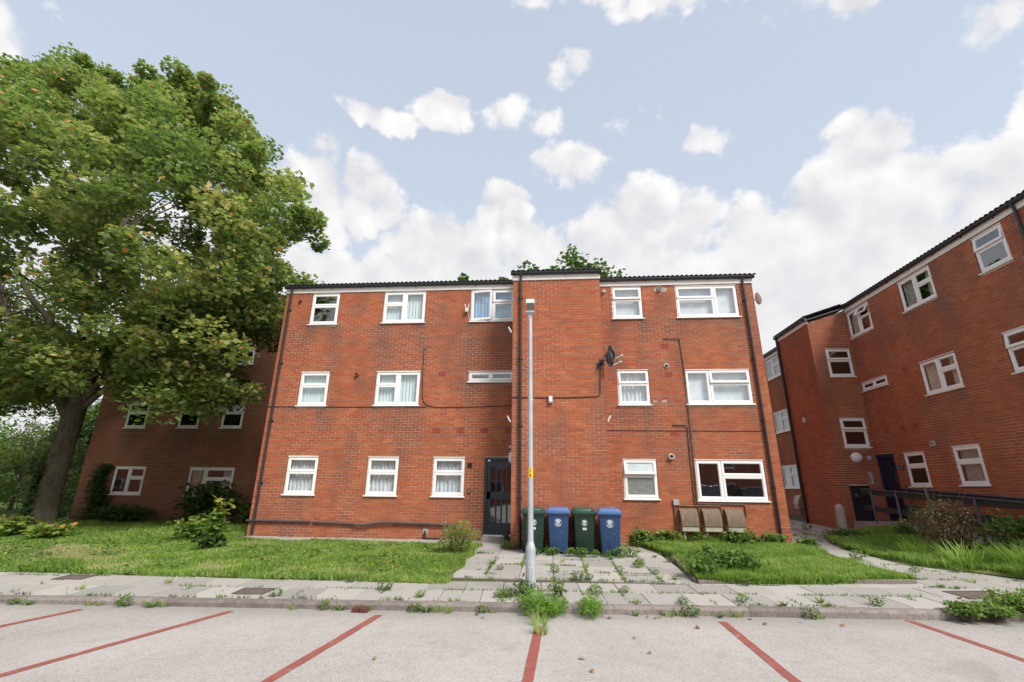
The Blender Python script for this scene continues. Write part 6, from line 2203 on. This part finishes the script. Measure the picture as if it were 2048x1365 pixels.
# weeds small enough to be repeats
def weed_variants():
    out = {}
    n = 26
    a = rng.uniform(0, 6.28, n)
    P = np.stack([.03 * np.cos(a), .03 * np.sin(a), np.zeros(n)], 1)
    out['rosette'] = blades_mesh('weed', P, rng.uniform(.05, .14, n), rng.uniform(.014, .030, n), rng.uniform(.75, 1.05, n), rng.uniform(.3, .8, n), M_['weed_leaf'], az=a, curl=.3)
    n = 120
    u = rng.normal(size=(n, 3))
    u /= np.linalg.norm(u, axis=1)[:, None]
    P = u * rng.uniform(.2, 1, (n, 1)) ** .5 * np.array([.13, .13, .08]) + np.array([0, 0, .08])
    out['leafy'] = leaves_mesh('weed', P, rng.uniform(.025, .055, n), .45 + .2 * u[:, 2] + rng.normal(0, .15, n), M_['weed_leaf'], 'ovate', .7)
    n = 70
    a = rng.uniform(0, 6.28, n)
    P = np.stack([.05 * np.cos(a), .05 * np.sin(a), np.zeros(n)], 1)
    out['tuft'] = blades_mesh('weed', P, rng.uniform(.06, .17, n), rng.uniform(.004, .009, n), rng.uniform(.3, 1.0, n), rng.uniform(.3, .95, n), M_['grass_blade'], az=a)
    n = 1100
    u = rng.normal(size=(n, 3))
    u /= np.linalg.norm(u, axis=1)[:, None]
    f = 1 + .35 * np.sin(u[:, :1] * 7 + 1) * np.sin(u[:, 2:] * 6)
    P = u * rng.uniform(.1, 1, (n, 1)) ** .5 * f * np.array([.25, .13, .085]) + np.array([0, 0, .07])
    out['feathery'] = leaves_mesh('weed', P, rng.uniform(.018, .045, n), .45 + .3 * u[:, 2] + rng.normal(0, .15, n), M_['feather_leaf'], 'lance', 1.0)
    return out


WV = weed_variants()
WN = {'rosette': 'weed', 'leafy': 'weed', 'tuft': 'grass_tuft', 'seam': 'weed', 'feathery': 'weed'}


LOOK = {'rosette': 'flat rosette weed', 'leafy': 'small leafy weed', 'tuft': 'little grass tuft'}


def where(x, y_):
    if y_ < kerb_y(x):
        k = int((x + 9) // 1.1)
        return ('in the gutter at the far left', 'in the gutter near the left edge', 'in the gutter below the left inspection cover', 'in the gutter left of the second red line', 'in the gutter by the second red line', 'in the gutter left of the loose brick',
                'in the gutter beside the loose brick', 'in the gutter right of the loose brick', 'in the gutter left of the lamp post', 'in the gutter right of the lamp post', 'in the gutter left of the fourth red line', 'in the gutter at the fourth red line', 'in the gutter right of the fourth red line', 'in the gutter near the right edge')[min(13, max(0, k))]
    if y_ < -4.45:
        if x < -2.8:
            return 'on the pavement in front of the left lawn'
        if x < -.5:
            return 'on the pavement left of the lamp post'
        if x < 1.0:
            return 'on the pavement right of the lamp post'
        if x < 3.0:
            return 'on the pavement in front of the slab path'
        return 'on the pavement in front of the right lawn'
    if x < 2.6:
        a = 'nearest the door' if x < -.7 else 'left of the middle' if x < .5 else 'right of the middle' if x < 1.5 else 'by the right lawn'
        b = 'at the front' if y_ < -3.4 else 'halfway up' if y_ < -2.2 else 'beside the bins'
        return 'in the slab path ' + b + ' ' + a
    return 'in the side path by the bollard' if y_ > 0 else 'in the side path by the bed'


def weed(kind, x, y_, z, s, label, group, rz=None):
    label = LOOK[kind] + ' ' + where(x, y_)
    label = label.replace('small leafy weed on the pavement', 'leafy weed on the pavement')
    o = bpy.data.objects.new(WN[kind], WV[kind])
    put(o, None, Matrix.Translation((x, y_, z)) @ Matrix.Rotation(random.uniform(0, 6.28) if rz is None else rz, 4, 'Z') @ Matrix.Scale(s, 4))
    props(o, label, 'weed', group)


GUT = [(-7.84, -6.22), (-7.5, -6.24), (-7.26, -6.18), (-6.44, -6.26), (-5.93, -6.31), (-5.52, -6.26), (-3.54, -6.35), (-3.13, -6.32), (-2.89, -6.5), (-2.66, -6.37), (-1.87, -6.32), (-1.72, -6.2), (-1.42, -6.08), (-0.95, -6.29), (1.12, -5.95), (1.57, -6.24), (1.86, -6.11), (2.23, -5.97), (2.5, -5.88), (3.44, -5.84)]
for i, (x, y_) in enumerate(GUT):
    weed(('tuft', 'leafy', 'rosette')[i % 3], x, kerb_y(x) - .10 + random.uniform(-.03, .02), CP_Z, random.uniform(.55, 1.05), 'small weed growing in the gutter at the foot of the kerb', 'gutter weeds')
    if i % 2:
        weed('tuft', x + .15, kerb_y(x + .15) - .09, CP_Z, random.uniform(.5, .9), 'small weed growing in the gutter at the foot of the kerb', 'gutter weeds')
for (x, s, lb) in ((-.22, 1.9, 'bright feathery weed spilling over the kerb below the lamp post'), (.05, 1.3, 'bright feathery weed over the kerb just right of the lamp post'), (.52, 1.5, 'bright feathery weed at the kerb right of the lamp post, second along')):
    o = bpy.data.objects.new('feathery_weed', WV['feathery'])
    put(o, None, Matrix.Translation((x, kerb_y(x) - .13, CP_Z)) @ Matrix.Rotation(s, 4, 'Z') @ Matrix.Scale(s, 4))
    props(o, lb, 'weed')
for (x, y_, s, lb) in ((-.15, -6.62, 1.3, 'yellowish grass tuft on the end of the middle red line'), (-.13, -6.98, 1.2, 'yellow green grass tuft growing in the middle red line')):
    o = bpy.data.objects.new('grass_tuft', WV['tuft'])
    put(o, None, Matrix.Translation((x, y_, CP_Z)) @ Matrix.Scale(s, 4))
    props(o, lb, 'weed')
PAV = [(-2.55, -5.43), (-6.13, -5.38), (4.53, -5.5), (3.21, -5.65), (1.82, -5.73), (1.18, -5.73), (-0.76, -5.64), (-1.91, -5.77), (-4.0, -5.95), (-7.09, -5.92), (2.7, -5.53), (3.81, -5.43), (3.14, -4.48), (4.59, -4.25), (1.11, -5.14), (0.04, -5.69), (0.64, -5.34),
       (-1.04, -4.54), (-0.96, -3.69), (-1.17, -3.16), (-0.97, -1.39), (0.22, -2.8), (0.06, -3.78), (0.06, -1.95), (0.66, -2.15), (0.64, -3.3), (0.64, -4.32), (1.25, -2.36), (1.25, -3.6), (1.24, -4.26), (1.75, -2.88), (2.23, -1.98), (1.85, -3.79), (1.85, -4.19), (2.41, -2.53), (2.1, -4.17), (0.43, -4.36),
       (0.65, -1.60), (-0.03, -1.78), (1.26, -1.62), (1.51, -1.42), (1.79, -0.65), (2.11, -0.6), (2.0, -1.34), (1.66, -3.16), (-0.57, -3.16), (5.9, -3.16), (6.0, -3.78), (6.8, -2.99), (7.14, -3.81), (7.6, -2.9), (6.3, -4.23), (7.17, 0.91), (7.6, 2.54), (6.55, -1.76), (6.5, -4.32), (-3.29, -4.98), (8.3, 5.4), (8.37, 3.93), (7.15, 2.2), (6.55, 3.0), (7.15, 4.5)]
for i, (x, y_) in enumerate(PAV):
    k = ('leafy', 'tuft', 'leafy', 'rosette')[i % 4]
    if -2 < y_ < -1.2 and -.6 < x < 2:
        k = 'leafy'
    weed(k, x, y_, gz(x, y_), random.uniform(.55, 1.05) * (1.35 if k == 'leafy' and y_ > -2.2 else 1), '', 'weeds in the paving joints')
# fine growth along the joints, too small and too many to count
def joint_growth():
    pts = []

    def seg(x0, y0, x1, y1, dens):
        L = math.hypot(x1 - x0, y1 - y0)
        n = int(L * dens)
        t = rng.random(n)
        pts.append(np.stack([x0 + (x1 - x0) * t + rng.normal(0, .012, n), y0 + (y1 - y0) * t + rng.normal(0, .012, n)], 1))
    for i in range(8):
        seg(-1.77 + .6 * i, -4.36, -1.77 + .6 * i, -.1, 210 + 70 * (i % 3))
    for j in range(8):
        seg(-1.77, -4.36 + .6 * j, 2.43, -4.36 + .6 * j, 200 + 130 * (j > 3))
    for r in range(4):
        a = Vector((-11.5, kerb_y(-11.5), 0)) + KERB_N * (.13 + .6 * r)
        b = a + KERB_D * 20.5
        seg(a.x, a.y, b.x, b.y, 150)
    for c in range(34):
        a = Vector((-11.5, kerb_y(-11.5), 0)) + KERB_D * (c * .6) + KERB_N * .13
        b = a + KERB_N * .6
        seg(a.x, a.y, b.x, b.y, 90)
    for i in range(7):
        seg(5.95 + .6 * i, -4.0, 5.95 + .6 * i, 9.0, 110)
    for j in range(20):
        seg(5.95, -2.85 + .6 * j, 8.9, -2.85 + .6 * j, 130)
    P = np.concatenate(pts)
    keep = vnoise(P[:, 0], P[:, 1], 2.6, 31) * vnoise(P[:, 0], P[:, 1], 7.0, 33) > rng.uniform(.16, .5, len(P))
    keep &= (P[:, 0] < 2.5) | (P[:, 0] > 5.9) | (P[:, 1] < -4.4)
    P = P[keep]
    z = np.array([gz(a, b) for a, b in P])
    P = np.column_stack([P, z])
    P = P[inview_np(P, .1)]
    m = len(P)
    o = np_obj('joint_growth', blades_mesh('joint_growth', P, rng.uniform(.012, .055, m) * (.5 + vnoise(P[:, 0], P[:, 1], 5, 35)), rng.uniform(.006, .015, m), rng.uniform(.4, 1.05, m), rng.uniform(.25, .9, m), M_['weed_leaf']))
    o['kind'] = 'stuff'


joint_growth()
for x in (-.3, .0, .35, .6, .95, 1.2, 1.5, 1.75):
    weed('leafy', x + random.uniform(-.06, .06), -2.05 + random.uniform(-.08, .08), gz(x, -2.0), random.uniform(.9, 1.5), '', 'weeds in front of the wheelie bins')
    COL.objects[-1]['label'] = 'leafy weed at the foot of the ' + ('first green bin', 'first blue bin, left corner', 'first blue bin, right corner', 'second green bin, left corner', 'second green bin, right corner', 'last blue bin, left corner', 'last blue bin, right corner', 'row of bins, just beyond its right end')[(-.3, .0, .35, .6, .95, 1.2, 1.5, 1.75).index(x)]
# ivy round the post, corner growth at the right
shrub('ivy_clump', 'dark small leaved ivy round the foot of the lamp post', 'ivy', (-.40, -5.52, -.20), .22, .26, 330, .045, 'dark_shrub', 'ovate', tone=.75)
shrub('ivy_clump', 'low trailing ivy left of the lamp post foot', 'ivy', (-.66, -5.58, -.21), .22, .10, 200, .040, 'weed_leaf', 'ovate', tone=.35)
shrub('weed', 'upright weed just right of the lamp post foot', 'weed', (.08, -5.55, -.21), .14, .26, 170, .045, 'weed_leaf', 'ovate', tone=.55)
for lb, x, y_, r, h, k in (('broad leaved weed at the kerb end, left of the large corner growth', 5.45, -5.80, .22, .20, 'ovate'), ('low leafy weed hanging over the kerb at the right', 5.85, -5.72, .26, .16, 'ovate'),
                           ('large leafy growth over the kerb at the right edge', 6.35, -5.50, .38, .27, 'ovate'), ('leafy growth beyond the right edge of the kerb', 7.0, -5.35, .40, .28, 'ovate')):
    shrub('weed', lb, 'weed', (x, y_, -.24), r, h, int(1000 * r / .3), .058, 'weed_leaf', k, tone=.58, shell=.75)
# fallen leaves
LV = [(1.0, -7.54), (0.93, -7.04), (-0.9, -6.4), (-1.0, -6.24), (-1.74, -8.03), (0.36, -8.12), (0.29, -7.79), (1.77, -6.54), (2.69, -6.25), (3.65, -6.20), (1.25, -6.1), (1.35, -6.14), (1.42, -6.08), (.75, -6.2), (2.6, -6.02), (5.3, -5.92), (5.5, -5.9), (5.75, -5.87)]
for i, (x, y_) in enumerate(LV):
    me = leaves_mesh('fallen_leaf', np.array([(0., 0., 0.)]), np.array([random.uniform(.045, .075)]), np.array([random.random()]), M_['dead_leaf'], 'maple', .25)
    o = np_obj('fallen_leaf', me, None, Matrix.Translation((x, y_, CP_Z + .018)))
    props(o, 'fallen leaf on the car park ' + ('left of the middle red line' if x < -.2 else 'just right of the middle red line' if x < .95 else 'left of the fourth red line' if x < 2.2 else 'right of the fourth red line' if x < 4.5 else 'at the right hand kerb end'), 'leaf', 'fallen leaves')

# ------------------------------------------------------------------ far house and what stands behind the camera
h = thing('far_house', (-150, 120, -.5), 'distant low white house with a red roof between the maple trunk and the wing', 'house')
MB().box(-156, -139, 118, 126, -.5, 1.9).build('wall', M_['render_white'], h)
MB().add([(-156.5, 117.3, 1.8), (-138.5, 117.3, 1.8), (-140.5, 122, 4.0), (-154.5, 122, 4.0), (-156.5, 126.7, 1.8), (-138.5, 126.7, 1.8)], [(0, 1, 2, 3), (4, 5, 2, 3), (0, 3, 4), (1, 2, 5)]).build('roof', M_['red_roof'], h)
for x in (-154, -150, -146, -142):
    MB().box(x - .7, x + .7, 117.9, 118.02, .2, 1.4).build('window', M_['interior_dark'], h)


# behind the camera, seen only as reflections in the ground floor panes
f = thing('facing_block', (0, -40, CP_Z), 'long brick block across the car park, mirrored in the ground floor windows', 'apartment block')
MB().box(-100, 45, -50, -40, CP_Z, 6.6).build('wall', M_['brick_far'], f)
MB().add([(-101, -39.4, 6.6), (46, -39.4, 6.6), (46, -45, 9.0), (-101, -45, 9.0), (46, -50.6, 6.6), (-101, -50.6, 6.6)], [(0, 1, 2, 3), (3, 2, 4, 5)]).build('roof', M_['roof_tile'], f)
for i in range(28):
    for z in (.9, 3.5):
        x = -96 + i * 4.95
        w_ = MB().frame(x, x + 1.8, z, z + 1.2, .08, -39.99, -39.90).build('window', M_['upvc'], f)
        MB().box(x + .08, x + 1.72, -39.98, -39.95, z + .08, z + 1.12).build('pane', M_['interior_dark'], w_)


def parked_car(x, y_, rz, paint, label):
    Q = Matrix.Translation((x, y_, CP_Z)) @ Matrix.Rotation(R(rz), 4, 'Z') @ Matrix.Diagonal((1.05, 1.05, 1.28, 1))
    t = thing('parked_car', (x, y_, CP_Z), label, 'car', 'cars parked across the car park', M=Q)
    side = [(-2.05, .32), (-2.1, .62), (-1.95, .86), (-1.2, .95), (1.35, .98), (1.95, .90), (2.08, .62), (2.0, .32)]
    def sec(w, k):
        return [(p, w, q + (.0 if abs(w) < .8 else 0)) for p, q in side]
    MB().loft([[(p, -.86 * (1 if q < .8 else .94), q) for p, q in side], [(p, .86 * (1 if q < .8 else .94), q) for p, q in side]]).build('body', M_[paint], t, Q, bevel=.05)
    cab = [(-1.15, .94), (-.45, 1.42), (.75, 1.45), (1.55, .97)]
    MB().loft([[(p, -.80 if q < 1 else -.62, q) for p, q in cab], [(p, .80 if q < 1 else .62, q) for p, q in cab]]).build('cabin_glass', M_['car_glass'], t, Q, bevel=.03)
    MB().loft([[(p, -.60, q) for p, q in ((-.42, 1.425), (-.40, 1.465), (.72, 1.485), (.76, 1.455))], [(p, .60, q) for p, q in ((-.42, 1.425), (-.40, 1.465), (.72, 1.485), (.76, 1.455))]]).build('roof', M_[paint], t, Q, bevel=.01)
    for a in (-1.3, 1.3):
        for b_ in (-.80, .80):
            w_ = MB().lathe([(.18, -.1), (.31, -.1), (.32, -.06), (.32, .06), (.31, .1), (.18, .1)], 20, Matrix.Translation((a, b_, .32)) @ Matrix.Rotation(R(90), 4, 'X')).build('wheel', M_['rubber'], t, Q, smooth=True)
            MB().lathe([(.02, -.09), (.19, -.09), (.19, .09), (.02, .09)], 14, Matrix.Translation((a, b_, .32)) @ Matrix.Rotation(R(90), 4, 'X')).build('rim', M_['steel'], w_, Q, smooth=True)
    for b_ in (-.6, .6):
        MB().box(-2.1, -2.02, b_ - .18, b_ + .18, .66, .78).build('headlight', M_['white_plastic'], t, Q, bevel=.02)


plain('car_glass', (0.02, 0.024, 0.028), 0.06)
plain('car_paint_dark', (0.02, 0.025, 0.035), 0.25)
parked_car(9.2, -17.2, 84, 'car_paint_silver', 'silver car mirrored in the wide ground floor window, nearest')
parked_car(12.2, -18.2, 96, 'car_paint_dark', 'dark car mirrored in the wide ground floor window, behind the silver one')
parked_car(8.2, -25.5, 10, 'car_paint_silver', 'pale car far across the car park mirrored in the wide window')


# alike neighbours that still share a label are told apart by their place
by = {}
for o in COL.objects:
    if o.parent is None and o.get('label') and o.get('group'):
        by.setdefault((o['group'], o['label']), []).append(o)
for (g_, l_), obs in by.items():
    if 2 <= len(obs) <= 5:
        obs.sort(key=lambda o: o.matrix_basis.translation.x)
        for i, o in enumerate(obs):
            o['label'] = l_ + (', leftmost', ', rightmost')[i] if len(obs) == 2 else l_ + (', leftmost', ', second', ', middle', ', second from right', ', rightmost')[{3: (0, 2, 4), 4: (0, 1, 3, 4), 5: (0, 1, 2, 3, 4)}[len(obs)][i]]
